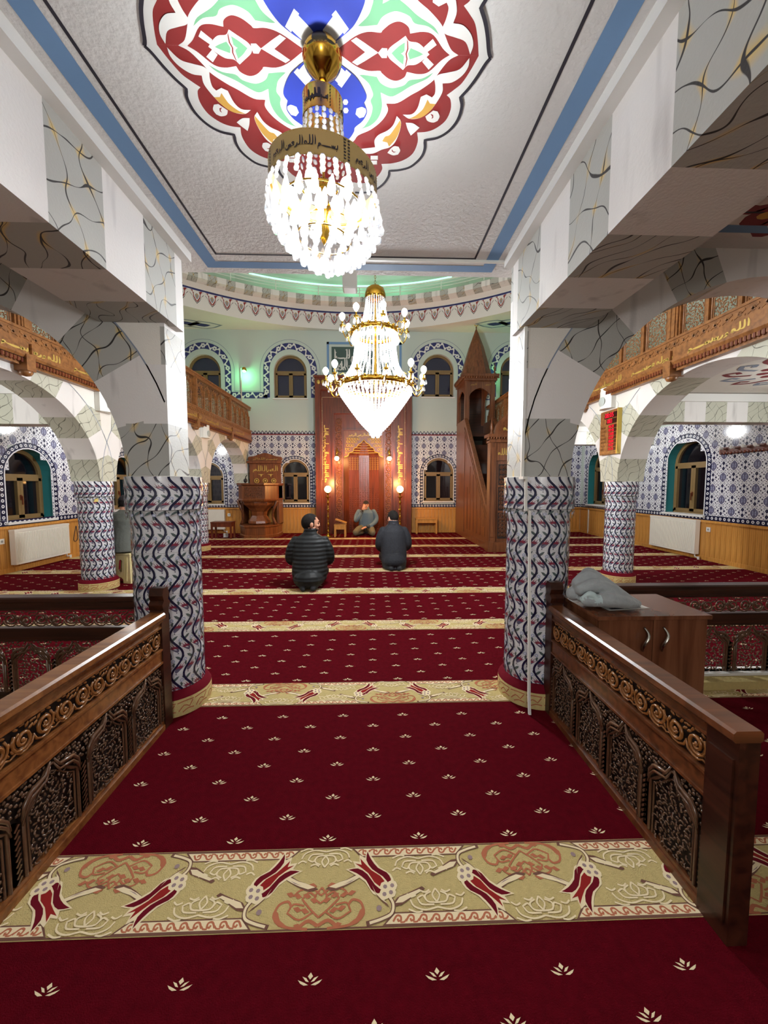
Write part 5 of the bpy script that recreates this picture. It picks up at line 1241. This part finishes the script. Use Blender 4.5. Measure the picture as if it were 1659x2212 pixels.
mb = MB(); mb.ell((0, 0, .06), (.05, .05, .06), None, 10, 6); mb.tube([(0, 0, .1), (.02, -.03, .16), (.06, -.05, .2)], .012, 6); mb.build('microphone', SPK, loc=(-3.28, 10.12, 1.405), label='small black microphone on the pulpit edge, left of the backboard', cat='microphone')

# ------------------------------------------------------------------ small wooden furniture at the far wall
def table(name, loc, w_, d, h, label, mat, cat='bench', drawer=False):
    r = thing(name, loc, label, cat)
    mb = MB(); mb.box(-w_/2, w_/2, -d/2, d/2, h-.03, h); mb.build('top', mat, r)
    mb = MB(); mb.box(-w_/2+.03, w_/2-.03, -d/2+.02, d/2-.02, h-.13, h-.03); mb.build('apron', mat, r)
    for x in (-1, 1):
        for y in (-1, 1): mb = MB(); mb.box(x*(w_/2-.025)-.02, x*(w_/2-.025)+.02, y*(d/2-.025)-.02, y*(d/2-.025)+.02, 0, h-.03); mb.build('leg', mat, r)
    return r
table('low_bench', (1.52, 10.72, 0), .6, .26, .43, 'pale wooden low bench against the far pine wall, right of the niche', PINE)
table('low_bench', (-3.78, 9.85, 0), .52, .3, .43, 'dark brown low bench left of the carved pulpit', WOODD)
mb = MB(); mb.box(-.05, .05, -.03, .03, 0, .1); mb.build('tissue_box', P_WHITE, loc=(-3.80, 10.06, .0), label='small white box on the floor behind the dark low bench', cat='box')
r = table('reading_stand', (-.83, 10.08, 0), .31, .26, .33, 'small wooden reading stand between left candlestick and the seated imam', PINE, 'stand')
mb = MB(); mb.prism([(-.14, -.08, .335), (.15, -.08, .335), (.15, -.08, .37), (-.1, -.08, .47), (-.12, -.08, .455), (.13, -.08, .345)], (0, .2, 0)); mb.prism([(-.13, -.1, .45), (.16, -.1, .35), (.17, -.1, .375), (-.12, -.1, .475)], (0, .22, 0)); mb.build('book_rest', PINE, r)
# ------------------------------------------------------------------ ring balcony rail with its green light line
gr = thing('ring_railing', (DC.x, DC.y, ZF), 'round balcony railing under the dome with a glowing green light line on top', 'railing')
NEON = glow('green_neon', (110, 255, 175), 2.6); GMET = M('white_rail_paint', (214, 224, 216), .4)
RR = DR-.36
mb = MB(); mb.tube([(RR*sin(a), RR*cos(a),   .25) for a in [-.42+.84*k/60 for k in range(61)]], .022, 6); mb.build('light_line', NEON, gr)
mb = MB(); mb.tube([(RR*sin(a), RR*cos(a), .22) for a in [-.9+1.8*k/80 for k in range(81)]], .018, 6); mb.build('handrail', GMET, gr)
for z in (.07, .14):
    mb = MB(); mb.tube([(RR*sin(a), RR*cos(a), z) for a in [-.9+1.8*k/80 for k in range(81)]], .008, 5); mb.build('rail_wire', GMET, gr)
PO = MB(); PO.tube([(0, 0, 0), (0, 0, .23)], .013, 6); PO = PO.mesh('post', [GMET])
for k in range(-7, 8): a = .1735*k+.03; link('post', PO, gr, (RR*sin(a), RR*cos(a), 0))
for k in (-2, -1, 0, 1, 2): lamp('neon_light', (DC.x+(RR-.05)*sin(.2*k), DC.y+(RR+.12)*cos(.2*k), 6.66), 1.6, (.3, 1, .6), .05)
lamp('orange_light', (2.0, 11.0, 7.0), 3, (1, .55, .15), .05)
# green spots on the far wall
GSP = glow('green_lamp_face', (120, 255, 150), 4)
for (x, y, z), pole, lab in (((-3.44, 10.74, 4.47), True, 'green spot lamp on a thin pole above the left gallery end'), ((3.17, 10.78, 4.5), False, 'green spot lamp beside the pulpit stair canopy')):
    r = thing('spot_lamp', (x, y, z), lab, 'lamp', 'green spot lamps')
    mb = MB(); mb.lathe([(0, .06), (.04, .05), (.065, -.02), (.06, -.05)], seg=14); mb.build('housing', BRASS, r, rot=(.5, 0, 0))
    mb = MB(); mb.ell((0, -.01, -.05), (.055, .055, .035), None, 12, 6); mb.build('lens', GSP, r)
    if pole: mb = MB(); mb.tube([(-.12, .1, -.93), (-.12, .1, .06), (-.02, .05, .06)], .015, 6); mb.build('pole', WHITEP, r)
    else: mb = MB(); mb.box(-.03, .03, 0, .12, -.02, .04); mb.build('bracket', BRASS, r)
    lamp('green_light', (0, -.06, -.16), 4, (.2, 1, .4), .04, r)
# script panel over the niche
pn = thing('script_panel', (-.2, YB, 4.8), 'dark green framed panel of white script on the far wall, behind the large chandelier', 'panel')
mb = MB()
for s in (-1, 1): mb.box(*sorted((s*1.03, s*.97)), -.012, 0, -.47, .47); mb.box(-1.03, 1.03, -.012, 0, *sorted((s*.47, s*.41)))
mb.build('blue_border', BLUE, pn)
mb = MB(); mb.box(-.9, .9, -.01, 0, -.34, .34); fld = mb.build('field', M('dark_green_paint', (62, 84, 80), .6), pn)
mb = MB(); mp = lambda u, v: (u, -.013, v)
for z, tx in ((.04, 'alrHM llkya'), (-.2, 'wlmn nalHy s'), (-.28, 'rMbn hlya')):
    for x in (-.86, .02): script(mb, tx, mp, x, z, .84, .24, 0, .16)
for k in range(26): mb.poly([mp(-.84+k*.067+p[0], -.3+((k*7) % 9)*.07+p[1]) for p in ((0, .014), (.014, 0), (0, -.014), (-.014, 0))], 0)
mb.build('script', P_WHITE, fld, kind='stuff')

# ------------------------------------------------------------------ radiators, clock, speakers, coat rack, sockets
def radiator(loc, rz, L_, h, label):
    r = thing('radiator', loc, label, 'radiator', None, rz)
    mb = MB(); mb.box(0, L_, -.1, -.015, 0, h); mb.box(-.004, L_+.004, -.104, -.012, h-.03, h+.004)
    mb.build('body', RADW, r)
    mb = MB(); n = int(L_/.028)
    for k in range(n): mb.box(.02+k*(L_-.04)/n, .02+k*(L_-.04)/n+.014, -.106, -.1, .04, h-.05)
    mb.build('fins', RADW, r, kind='stuff')
    mb = MB(); mb.tube([(L_-.03, -.06, 0), (L_-.03, -.06, -.05), (L_+.06, -.06, -.06)], .011, 6); mb.lathe([(.018, -.03), (.018, .02)], c=(L_+.05, -.06, -.06), seg=8); mb.build('valve', WHITEP, r)
radiator((XR-.02, 7.95, .09), -pi/2, 1.15, .62, 'white panel radiator under the right wall window'); radiator((XL+.02, 6.04, .12), pi/2, 1.06, .54, 'white panel radiator under the left wall window')
radiator((-4.95, YB-.02, .12), 0, .85, .55, 'white radiator at the far wall behind the dark low bench')
ck = thing('prayer_clock', (AR-.03, 5.25, 2.07), 'red digital prayer time board in a wooden frame on the right arcade', 'clock', None, -pi/2)
mb = MB(); mb.box(-.19, .19, -.02, .025, -.29, .29); mb.box(-.2, .2, -.012, .025, -.3, .3); mb.build('frame', GALW, ck)
mb = MB(); mb.box(.19, .21, -.03, .025, -.3, .3); mb.build('edge_strip', M('gold_edge', (206, 178, 92), .35, metal=.5), ck)
SCR = M('dark_red_display', (40, 3, 8), .3); LED = glow('red_led', (255, 30, 50), 1.1)
def text(s, parent, loc, size, mat, name='lettering', align='LEFT'):
    cu = bpy.data.curves.new(name, 'FONT'); cu.body = s; cu.size = size; cu.align_x = align; cu.extrude = .0004; cu.materials.append(mat)
    t_ = bpy.data.objects.new('tmp', cu); COL.objects.link(t_); me = bpy.data.meshes.new_from_object(t_.evaluated_get(bpy.context.evaluated_depsgraph_get())); bpy.data.objects.remove(t_); me.name = name
    if not me.materials: me.materials.append(mat)
    o = bpy.data.objects.new(name, me); COL.objects.link(o); o.parent = parent; o.location = loc; o.rotation_euler = (pi/2, 0, 0); return o
mb = MB(); mb.box(-.1, .175, -.023, -.018, .19, .265); mb.box(-.05, .175, -.023, -.018, .115, .18)
rows = (('IMSAK', '06:21'), ('GÜNEŞ', '07:45'), ('ÖĞLE', '13:02'), ('İKİNDİ', '15:37'), ('AKŞAM', '18:04'), ('YATSI', '19:27'), ('KIBLE', '11:15'))
for k in range(7): mb.box(.0, .175, -.023, -.018, .052-k*.05, .095-k*.05)
dp = mb.build('display', SCR, ck)
text('08:05', dp, (-.085, -.025, .203), .088, LED, 'digits'); text('083', dp, (-.03, -.025, .125), .075, LED, 'digits')
for k, (a, t) in enumerate(rows): text(t, dp, (.01, -.025, .058-k*.05), .052, LED, 'digits'); text(a, ck, (-.17, -.0215, .06-k*.05), .038, WALNUT, 'lettering')
def speaker(loc, rz, w_, h, label):
    r = thing('wall_speaker', loc, label, 'speaker', None, rz)
    mb = MB(); mb.prism([(-w_/2, -.0, 0), (-w_/2, -.06, 0)]+[(-w_/2+w_*k/8, -.06-.06*sin(pi*k/8), 0) for k in range(1, 8)]+[(w_/2, -.06, 0), (w_/2, 0, 0)], (0, 0, h)); mb.build('cabinet_body', WHITEP, r)
    mb = MB(); mb.lathe([(0, 0), (w_*.24, .0), (w_*.26, -.004)], c=(0, 0, 0), seg=14); mb.build('cone', M('speaker_grey', (176, 184, 180), .6) if 'speaker_grey' not in bpy.data.materials else bpy.data.materials['speaker_grey'], r, loc=(0, -.121, h*.35), rot=(pi/2, 0, 0))
speaker((AR-.004, 5.32, 2.40), -pi/2, .26, .28, 'white wall speaker above the red digital clock'); speaker((AL+.004, 5.07, 2.27), pi/2, .26, .25, 'white wall speaker below the left gallery, beside the near left column')
speaker((AL+.004, 8.0, 2.30), pi/2, .26, .26, 'white wall speaker at the far end of the left arcade')
mb = MB(); mb.tube(smooth([Vector(p) for p in ((AR-.006, 5.2, 2.5), (AR-.006, 5.13, 2.43), (AR-.006, 5.16, 2.3), (AR-.006, 5.07, 2.2))], 5, 170, False), .004, 4); mb.build('speaker_wire', WHITEP, label='thin white wire from the right speaker down beside the clock', cat='wire')
cr = thing('coat_rack', (XR-.01, 6.5, 1.94), 'dark wooden coat rack with white pegs on the right tiled wall', 'coat rack', None, -pi/2)
mb = MB(); mb.box(0, 1.5, -.025, 0, -.05, .05)
for k in range(25): mb.ell((.03+k*.06, -.024, -.05), (.03, .01, .022), None, 6, 4)
mb.build('board', WOODD, cr)
for k in range(7): mb = MB(); mb.tube([(.08+k*.2, -.02, .02), (.08+k*.2, -.08, .03)], .012, 6); mb.ell((.08+k*.2, -.09, .035), (.024, .02, .03), None, 8, 6); mb.build('peg', WHITEP, cr)
for loc, rz, lab in (((XR-.014, 6.64, .56), -pi/2, 'white wall socket beside the right radiator'), ((XL+.014, 5.93, .5), pi/2, 'white wall socket left of the left radiator'), ((-4.0, YB-.016, .52), 0, 'white wall socket behind the dark low bench')):
    r = thing('wall_socket', loc, lab, 'socket', 'wall sockets', rz); mb = MB(); mb.box(-.04, .04, -.012, 0, -.04, .04); mb.build('plate', WHITEP, r); mb = MB(); mb.lathe([(0, 0), (.02, 0)], seg=10); mb.build('outlet', M('grey_outlet', (150, 150, 146), .5), r, loc=(0, -.013, 0), rot=(pi/2, 0, 0))
mb = MB(); mb.box(XR-.03, XR-.012, 10.44, 10.47, .02, .72); mb.build('wall_conduit', WHITEP, label='white vertical conduit on the right plank wainscot', cat='conduit')
mb = MB(); mb.tube(smooth([Vector(p) for p in ((XL+.016, 7.4, .58), (XL+.018, 7.33, .34), (XL+.018, 7.38, .3), (XL+.018, 7.43, .36), (XL+.016, 7.41, .58))], 5, 170, False), .006, 5); mb.build('hanging_cord', INK, label='black cord loop hanging on the left plank wainscot', cat='cord')
mb = MB(); mb.box(-.06, .84, 2.425, 2.44, ZC-.014, ZC-.001); mb.build('ceiling_raceway', WHITEP, label='thin white cable raceway along the entrance ceiling edge', cat='raceway')
mb = MB(); mb.lathe([(0, -.022), (.018, -.02), (.024, -.008), (.024, 0)], seg=14); mb.build('ceiling_sensor', WHITEP, loc=(.007, 2.203, ZC-.001), label='small round white sensor on the entrance ceiling', cat='sensor')
r = thing('projector_speaker', (-.135, 2.52, ZC), 'small white speaker on a bracket hanging from the entrance ceiling edge', 'speaker')
mb = MB(); mb.tube([(.04, -.05, 0), (.02, -.02, -.03), (0, 0, -.05)], .016, 8); mb.build('bracket', WHITEP, r)
mb = MB(); mb.loft([[(sx*.036, sy*.035, -.045) for sx, sy in ((-1, -1), (1, -1), (1, 1), (-1, 1))], [(sx*.045, sy*.04, -.06) for sx, sy in ((-1, -1), (1, -1), (1, 1), (-1, 1))], [(sx*.045, sy*.04, -.14) for sx, sy in ((-1, -1), (1, -1), (1, 1), (-1, 1))], [(sx*.036, sy*.035, -.15) for sx, sy in ((-1, -1), (1, -1), (1, 1), (-1, 1))]]); mb.s = [False]*len(mb.s); mb.build('body', WHITEP, r)

mb = MB(); mb.box(-.022, .022, -.002, 0, 0, .045); mb.build('yellow_sticker', M('yellow_paper', (226, 200, 110), .7), loc=(-3.482, 4.968, 1.14), rot=(0, 0, .665), label='small yellow sticker near the top of the far left column shaft', cat='sticker')
# ------------------------------------------------------------------ white plastic stool
st = thing('plastic_stool', (-3.45, 5.5, 0), 'cream plastic stool with slotted sides under the seated man at the left', 'stool', None, -.25)
mb = MB(); mb.loft([[(sx*a, sy*b_, z) for sx, sy in ((-1, -1), (1, -1), (1, 1), (-1, 1))] for a, b_, z in ((.15, .12, .375), (.155, .125, .385), (.155, .125, .4), (.145, .115, .41))]); mb.s = [False]*len(mb.s); mb.build('seat', CREAMP, st)
def stool_side(hw0, hw1, n):
    o = [(-hw0, 0), (-hw0*.35, 0)]+[(-hw0*.35*cos(pi*k/8), .02+.06*sin(pi*k/8)) for k in range(1, 8)]+[(hw0*.35, 0), (hw0, 0), (hw1, .38), (-hw1, .38)]
    c = .0; sl = [(c+.03*cos(a), (.29 if sin(a) > 0 else .17)+.03*sin(a)) for a in [k*pi/8+.01 for k in range(16)]]
    loops = [[Vector((*p, 0)) for p in q] for q in (o, sl)]; return [p for q in loops for p in q], [list(t) for t in tessellate_polygon(loops)], o
for k in range(4):
    hw0, hw1, d0, d1 = (.185, .15, .155, .12) if k % 2 == 0 else (.155, .12, .185, .15)
    P, F_, o = stool_side(hw0, hw1, k); mb = MB()
    for e in (0, -.006): mb.add([(p.x, -(d0+(d1-d0)*p.y/.38)-e, p.y) for p in P], F_)
    for x in (-.11, -.09, -.07, .07, .09, .11): mb.bar((x*1.12, -d0-.003, .03), (x, -d1-.003, .37), .007, .007, up=(0, 1, 0))
    mb.build('side', CREAMP, st, rot=(0, 0, k*pi/2))

# ------------------------------------------------------------------ people: one continuous body each
from mathutils.kdtree import KDTree
class Body:
    def __init__(s): s.mb = MB(); s.lab = []
    def _t(s, l): s.lab += [l]*(len(s.mb.v)-len(s.lab))
    def limb(s, P, R, l, seg=12):
        n = len(P); pts = smooth([Vector(p) for p in P], 4, 170, False); rr = []
        for i in range(n-1): rr += [R[i]+(R[i+1]-R[i])*k/4 for k in range(4)]
        rr.append(R[-1]); s.mb.tube(pts, rr, seg); s.mb.ell(pts[0], (rr[0],)*3, None, seg, 6); s.mb.ell(pts[-1], (rr[-1],)*3, None, seg, 6); s._t(l)
    def torso(s, rings, l, quilt=0):              # rings: (x, y, z, rx, ry)
        P = []
        for i in range(len(rings)-1):
            for k in range(6): P.append([a+(b-a)*(k/6) for a, b in zip(rings[i], rings[i+1])])
        P.append(rings[-1]); out = []
        for x, y, z, rx, ry in P:
            q = 1+quilt*abs(sin(pi*z/.052)); out.append([(x+rx*q*(abs(cos(a))**.85)*(1 if cos(a) > 0 else -1), y+ry*q*(abs(sin(a))**.9)*(1 if sin(a) > 0 else -1), z) for a in [2*pi*k/24 for k in range(24)]])
        s.mb.loft(out); s._t(l)
    def ell(s, c, r, l, R=None): s.mb.ell(c, r, R, 14, 10); s._t(l)
    def head(s, c, yaw, pitch, sc=1):
        R = Matrix.Rotation(yaw, 3, 'Z') @ Matrix.Rotation(pitch, 3, 'X'); c = Vector(c); s.hc, s.hR, s.hs = c, R, sc
        def e(p, r, l='skin', rot=None): s.ell(c+R @ (Vector(p)*sc), [k*sc for k in r], l, R @ rot if rot else R)
        e((0, 0, .02), (.074, .095, .095)); e((0, .025, -.045), (.058, .068, .07)); e((0, .075, -.085), (.024, .02, .02)); e((0, .09, .035), (.045, .012, .012))
        e((0, .1, -.005), (.012, .016, .024), rot=Matrix.Rotation(-.3, 3, 'X')); e((0, .108, -.022), (.015, .014, .01))
        e((0, .088, -.055), (.025, .012, .008)); e((0, .085, -.067), (.02, .012, .008))
        for q in (-1, 1): e((q*.076, -.005, -.005), (.01, .02, .031)); e((q*.045, .07, -.02), (.02, .016, .016)); e((q*.018, .098, -.02), (.009, .011, .008))
        s.limb([tuple(c+R @ Vector((0, -.02, -.06))*sc), tuple(c+Vector((0, -.03, -.15))*sc)], [.05*sc, .044*sc], 'skin')
    def hand(s, c, d, n, sc=1, curl=.5, l='skin', side=1):
        c = Vector(c); d = Vector(d).normalized(); n = Vector(n).normalized(); n = (n-d*n.dot(d)).normalized(); w_ = d.cross(n)*side
        R = Matrix((w_, d, n)).transposed(); s.ell(c, (.042*sc, .05*sc, .018*sc), l, R)
        for k, (o, ln) in enumerate(((-.031, .062), (-.0105, .074), (.0105, .08), (.031, .07))):
            a = c+w_*o*sc+d*.04*sc; b_ = a+(d*ln*.45-n*ln*.12*curl)*sc; e = b_+(d*ln*.55*(1-.5*curl)-n*ln*.5*curl)*sc
            s.limb([a, b_, e], [.0105*sc, .0095*sc, .008*sc], l, 8)
        a = c+w_*.036*sc-d*.015*sc; s.limb([a, a+(w_*.03+d*.025-n*.012)*sc, a+(w_*.035+d*.055-n*.02)*sc], [.013*sc, .0115*sc, .009*sc], l, 8)
    def build(s, root, mats, vox):
        me = s.mb.mesh('body', []); o = bpy.data.objects.new('tmp', me); COL.objects.link(o)
        m = o.modifiers.new('r', 'REMESH'); m.mode = 'VOXEL'; m.voxel_size = vox; m.use_smooth_shade = True
        m2 = o.modifiers.new('s', 'SMOOTH'); m2.factor = .5; m2.iterations = 2
        dg = bpy.context.evaluated_depsgraph_get(); new = bpy.data.meshes.new_from_object(o.evaluated_get(dg)); new.name = 'body'; bpy.data.objects.remove(o)
        kd = KDTree(len(s.mb.v))
        for i, v in enumerate(s.mb.v): kd.insert(Vector(v), i)
        kd.balance(); names = list(mats); new.materials.clear()
        for k in names: new.materials.append(mats[k])
        idx = [names.index(s.lab[kd.find(p.center)[1]]) for p in new.polygons]
        new.polygons.foreach_set('material_index', idx); new.polygons.foreach_set('use_smooth', [True]*len(idx)); new.update()
        return link('body', new, root)
    def cap(s, root, name, mat, keep, grow=1.05, off=(0, 0, .02), r=(.074, .095, .095)):
        mb = MB(); t = MB(); t.ell(off, [k*grow for k in r], None, 24, 18)
        fs = [f for f in t.f if keep(sum((Vector(t.v[i]) for i in f), Vector())/4)]
        inn = [tuple(Vector(off)+(Vector(v)-Vector(off))*.95) for v in t.v]; nv = len(t.v)
        mb.add([s.hc+s.hR @ (Vector(v)*s.hs) for v in t.v+inn], fs+[[nv+i for i in f[::-1]] for f in fs], 0, True); return mb.build(name, mat, root)
    def eyes(s, root):
        for q in (-1, 1):
            mb = MB(); mb.ell(s.hc+s.hR @ (Vector((q*.03, .085, .006))*s.hs), (.0085*s.hs,)*3, None, 8, 6); mb.build('eye', EYE, root)
            mb = MB(); mb.bar(s.hc+s.hR @ (Vector((q*.016, .1, .03))*s.hs), s.hc+s.hR @ (Vector((q*.046, .088, .03))*s.hs), .006*s.hs, .006*s.hs); mb.build('eyebrow', HAIR, root)
def quilted(name, col):
    m = M(name, col, .55, spec=.25); nt = m.node_tree; N = nt.nodes; L = nt.links; tc = N.new('ShaderNodeTexCoord')
    w_ = N.new('ShaderNodeTexWave'); w_.bands_direction = 'Z'; w_.inputs['Scale'].default_value = 6.0; w_.inputs['Distortion'].default_value = .6; w_.inputs['Detail'].default_value = 1
    L.new(tc.outputs['Object'], w_.inputs['Vector']); b_ = N.new('ShaderNodeBump'); b_.inputs['Strength'].default_value = .3; b_.inputs['Distance'].default_value = .02
    L.new(w_.outputs['Fac'], b_.inputs['Height']); L.new(b_.outputs[0], N['Principled BSDF'].inputs['Normal']); return m
SKIN = M('skin', (196, 140, 112), .55, noise=(40, .05)); HAIR = M('dark_hair', (22, 17, 15), .8, spec=.2, bump=(160, .6)); EYE = M('dark_eye', (20, 16, 14), .2)
J_BLACK = quilted('black_quilted_jacket', (24, 26, 28)); J_NAVY = M('dark_navy_blazer', (15, 17, 26), .8, bump=(60, .5)); J_GREY = M('blue_grey_sweater', (96, 114, 126), .9, bump=(120, .3))
J_OLIVE = M('grey_green_jacket', (92, 96, 90), .7, bump=(14, .9)); T_BLACK = M('black_trousers', (18, 18, 20), .8); T_OLIVE = M('olive_trousers', (104, 96, 74), .85, bump=(60, .4)); K_BLACK = M('black_cap', (26, 20, 22), .9); SOCK = M('dark_socks', (30, 30, 34), .9)
def kneel(B, jk, tr, w_=1.0, quilt=0, arms=True, hem=.16, spread=0, lean=0):
    B.ell((0, -.04, .2), (.19*w_, .17, .15), tr); B.ell((0, -.15, .13), (.19*w_, .18, .125), jk)
    for s in (-1, 1):
        B.limb([(s*.1, .02, .19), (s*(.13+spread*.5), .24, .17), (s*(.15+spread), .43, .11)], [.1, .092, .075], tr); B.limb([(s*(.15+spread), .42, .085), (s*.12, .1, .07), (s*.09, -.2, .06)], [.065, .06, .042], tr)
        B.limb([(s*.09, -.2, .055), (s*.06, -.31, .035)], [.042, .03], 'sock')
    B.torso([(0, -.05, hem, .2*w_, .18), (0, -.04, .2, .215*w_, .18), (0, -.02, .34, .212*w_, .16), (0, .0+lean*.5, .5, .212*w_, .145), (0, .015+lean*.8, .6, .205*w_, .13), (0, .02+lean, .655, .165*w_, .105), (0, .025+lean, .70, .1, .08), (0, .028+lean, .735, .084, .08), (0, .03+lean, .77, .08, .076)], jk, quilt)
    if arms:
        for s in (-1, 1):
            B.limb([(s*.175*w_, .01+lean, .605), (s*.225*w_, -.0+lean*.5, .49), (s*.24*w_, .03, .36), (s*.2, .2, .28), (s*.15, .27, .26)], [.068, .072, .068, .055, .043], jk); B.hand((s*.14, .335, .235), (-.1*s, 1, -.25), (0, .2, 1), 1, .3, side=-s)
# grey coat heaped on the cabinet
ct = thing('folded_coat', (1.27, 2.03, .692), 'grey coat folded in a heap on the low cabinet beside the right column', 'coat')
B = Body(); B.ell((0, .0, .035), (.15, .10, .034), 'coat')
for P_, R_ in (([(-.12, .05, .11), (-.06, .05, .155), (.02, .02, .11), (.1, -.02, .05), (.155, -.05, .025)], [.036, .036, .036, .03, .018]), ([(-.13, .0, .09), (-.05, -.02, .115), (.05, -.04, .075), (.13, -.06, .03)], [.034, .04, .036, .02]),
               ([(-.13, -.06, .045), (-.03, -.085, .055), (.07, -.085, .04), (.14, -.07, .02)], [.03, .038, .032, .014]), ([(-.14, .06, .05), (-.1, .085, .06), (.0, .08, .06), (.1, .03, .03)], [.04, .034, .034, .022]), ([(-.09, .075, .14), (-.05, .085, .175), (.0, .06, .15), (.03, .04, .11)], [.016, .02, .02, .014])): B.limb(P_, R_, 'coat')
B.limb([(-.155, -.05, .05), (-.12, -.075, .085), (-.09, -.09, .06)], [.012, .02, .014], 'lining')
B.build(ct, {'coat': COAT, 'lining': COATIN}, .006).name = 'coat_body'
# man in the quilted jacket
p1 = thing('person', (-.83, 5.12, 0), 'person kneeling with back turned in a black quilted jacket, face turned right', 'person', None, .05)
B = Body(); kneel(B, 'jacket', 'trousers', 1.08, .014, hem=.1, lean=.02); B.head((0, .06, .828), -1.15, -.02, 1.2)
B.build(p1, {'jacket': J_BLACK, 'trousers': T_BLACK, 'skin': SKIN, 'sock': SOCK}, .0105)
B.cap(p1, 'hair', HAIR, lambda c: (c.y < .035 and c.z > -.03+.5*max(0, c.y)) or (c.z > .085 and c.y < .06) or (c.y < -.04 and c.z > -.05), 1.055)
B.cap(p1, 'beard', HAIR, lambda c: c.z < -.055 and c.y > .0, 1.06, (0, .025, -.045), (.058, .068, .07)); B.eyes(p1)
# man in the blazer
p2 = thing('person', (.355, 6.26, 0), 'person kneeling with back turned in a dark navy blazer, head bowed', 'person', None, .03)
B = Body(); kneel(B, 'jacket', 'trousers', .98, 0, hem=.07, lean=.02)
B.torso([(0, -.10, .02, .185, .2), (0, -.08, .12, .205, .2), (0, -.03, .3, .19, .15)], 'jacket'); B.head((0, .075, .805), .45, -.22, 1.1)
B.build(p2, {'jacket': J_NAVY, 'trousers': T_BLACK, 'skin': SKIN, 'sock': SOCK}, .0105)
B.cap(p2, 'hair', HAIR, lambda c: (c.y < .04 and c.z > -.02+.4*max(0, c.y)) or (c.z > .08 and c.y < .07) or (c.y < -.03 and c.z > -.045), 1.06); B.eyes(p2)
mb = MB(); mb.bar((.0, -.305, .03), (.01, -.235, .24), .012, .01); mb.build('vent', INK, p2)
mb = MB(); mb.tube([(.074*cos(t), .045+.07*sin(t), .722) for t in [k*pi/8 for k in range(16)]], .012, 6, 0, True); mb.build('collar', INK, p2)
# imam facing the hall
p3 = thing('person', (-.155, 10.46, 0), 'person kneeling in the prayer niche, black cap, grey sweater, hand over face', 'person', None, pi-.12)
B = Body(); kneel(B, 'sweater', 'trousers', .98, 0, arms=False, spread=.08, lean=.0)
B.head((.0, .045, .815), .3, -.12, .95)
B.limb([(.2, .02, .63), (.262, .05, .5), (.25, .16, .4), (.17, .22, .5), (.1, .19, .63)], [.07, .066, .06, .05, .042], 'sweater')
B.limb([(.1, .19, .625), (.085, .185, .655)], [.044, .038], 'cuff'); B.hand((.055, .175, .725), (-.35, -.05, 1), (.2, 1, .1), .95, .3, side=1)
B.limb([(-.2, .01, .63), (-.27, .0, .48), (-.26, .08, .36), (-.16, .24, .28), (-.08, .31, .26)], [.072, .068, .062, .05, .042], 'sweater'); B.limb([(-.1, .29, .262), (-.06, .325, .252)], [.045, .036], 'cuff'); B.hand((-.015, .36, .235), (.8, .5, -.25), (0, .3, 1), .95, .4, side=1)
B.torso([(0, .025, .69, .1, .085), (0, .03, .74, .07, .066)], 'cuff')
B.build(p3, {'sweater': J_GREY, 'trousers': T_OLIVE, 'skin': SKIN, 'cuff': K_BLACK, 'sock': SOCK}, .009)
B.cap(p3, 'skullcap', K_BLACK, lambda c: c.z > .05, 1.1, (0, 0, .026)); B.cap(p3, 'hair', HAIR, lambda c: c.y < .01 and -.01 < c.z <= .055, 1.04); B.eyes(p3)
# man on the stool
p4 = thing('person', (-3.52, 5.5, 0), 'person in grey-green jacket and black cap sitting on the plastic stool, back turned', 'person', None, -.2)
B = Body(); B.ell((0, -.0, .5), (.18, .16, .11), 'trousers')
for s in (-1, 1):
    B.limb([(s*.1, .02, .49), (s*.14, .42, .47)], [.09, .07], 'trousers'); B.limb([(s*.14, .42, .46), (s*.14, .4, .25), (s*.14, .42, .09)], [.066, .06, .045], 'trousers'); B.limb([(s*.14, .38, .045), (s*.15, .56, .035)], [.042, .034], 'sock')
    B.limb([(s*.2, .04, .9), (s*.27, .02, .76), (s*.28, .1, .64), (s*.18, .3, .6)], [.08, .076, .07, .05], 'jacket'); B.hand((s*.15, .37, .58), (-.1*s, 1, -.1), (0, .1, 1), 1, .3, side=-s)
B.torso([(0, -.02, .43, .21, .17), (0, -.02, .55, .205, .165), (0, .0, .7, .205, .15), (0, .03, .86, .22, .145), (0, .05, .95, .17, .11), (0, .06, .985, .085, .078), (0, .065, 1.0, .07, .066)], 'jacket'); B.head((0, .085, 1.085), -.35, -.1, 1)
B.build(p4, {'jacket': J_OLIVE, 'trousers': T_BLACK, 'skin': SKIN, 'sock': SOCK}, .0105)
B.cap(p4, 'hair', HAIR, lambda c: c.y < .02 and c.z > -.045, 1.04); B.cap(p4, 'skullcap', K_BLACK, lambda c: c.z > .045, 1.1, (0, 0, .026)); B.eyes(p4)
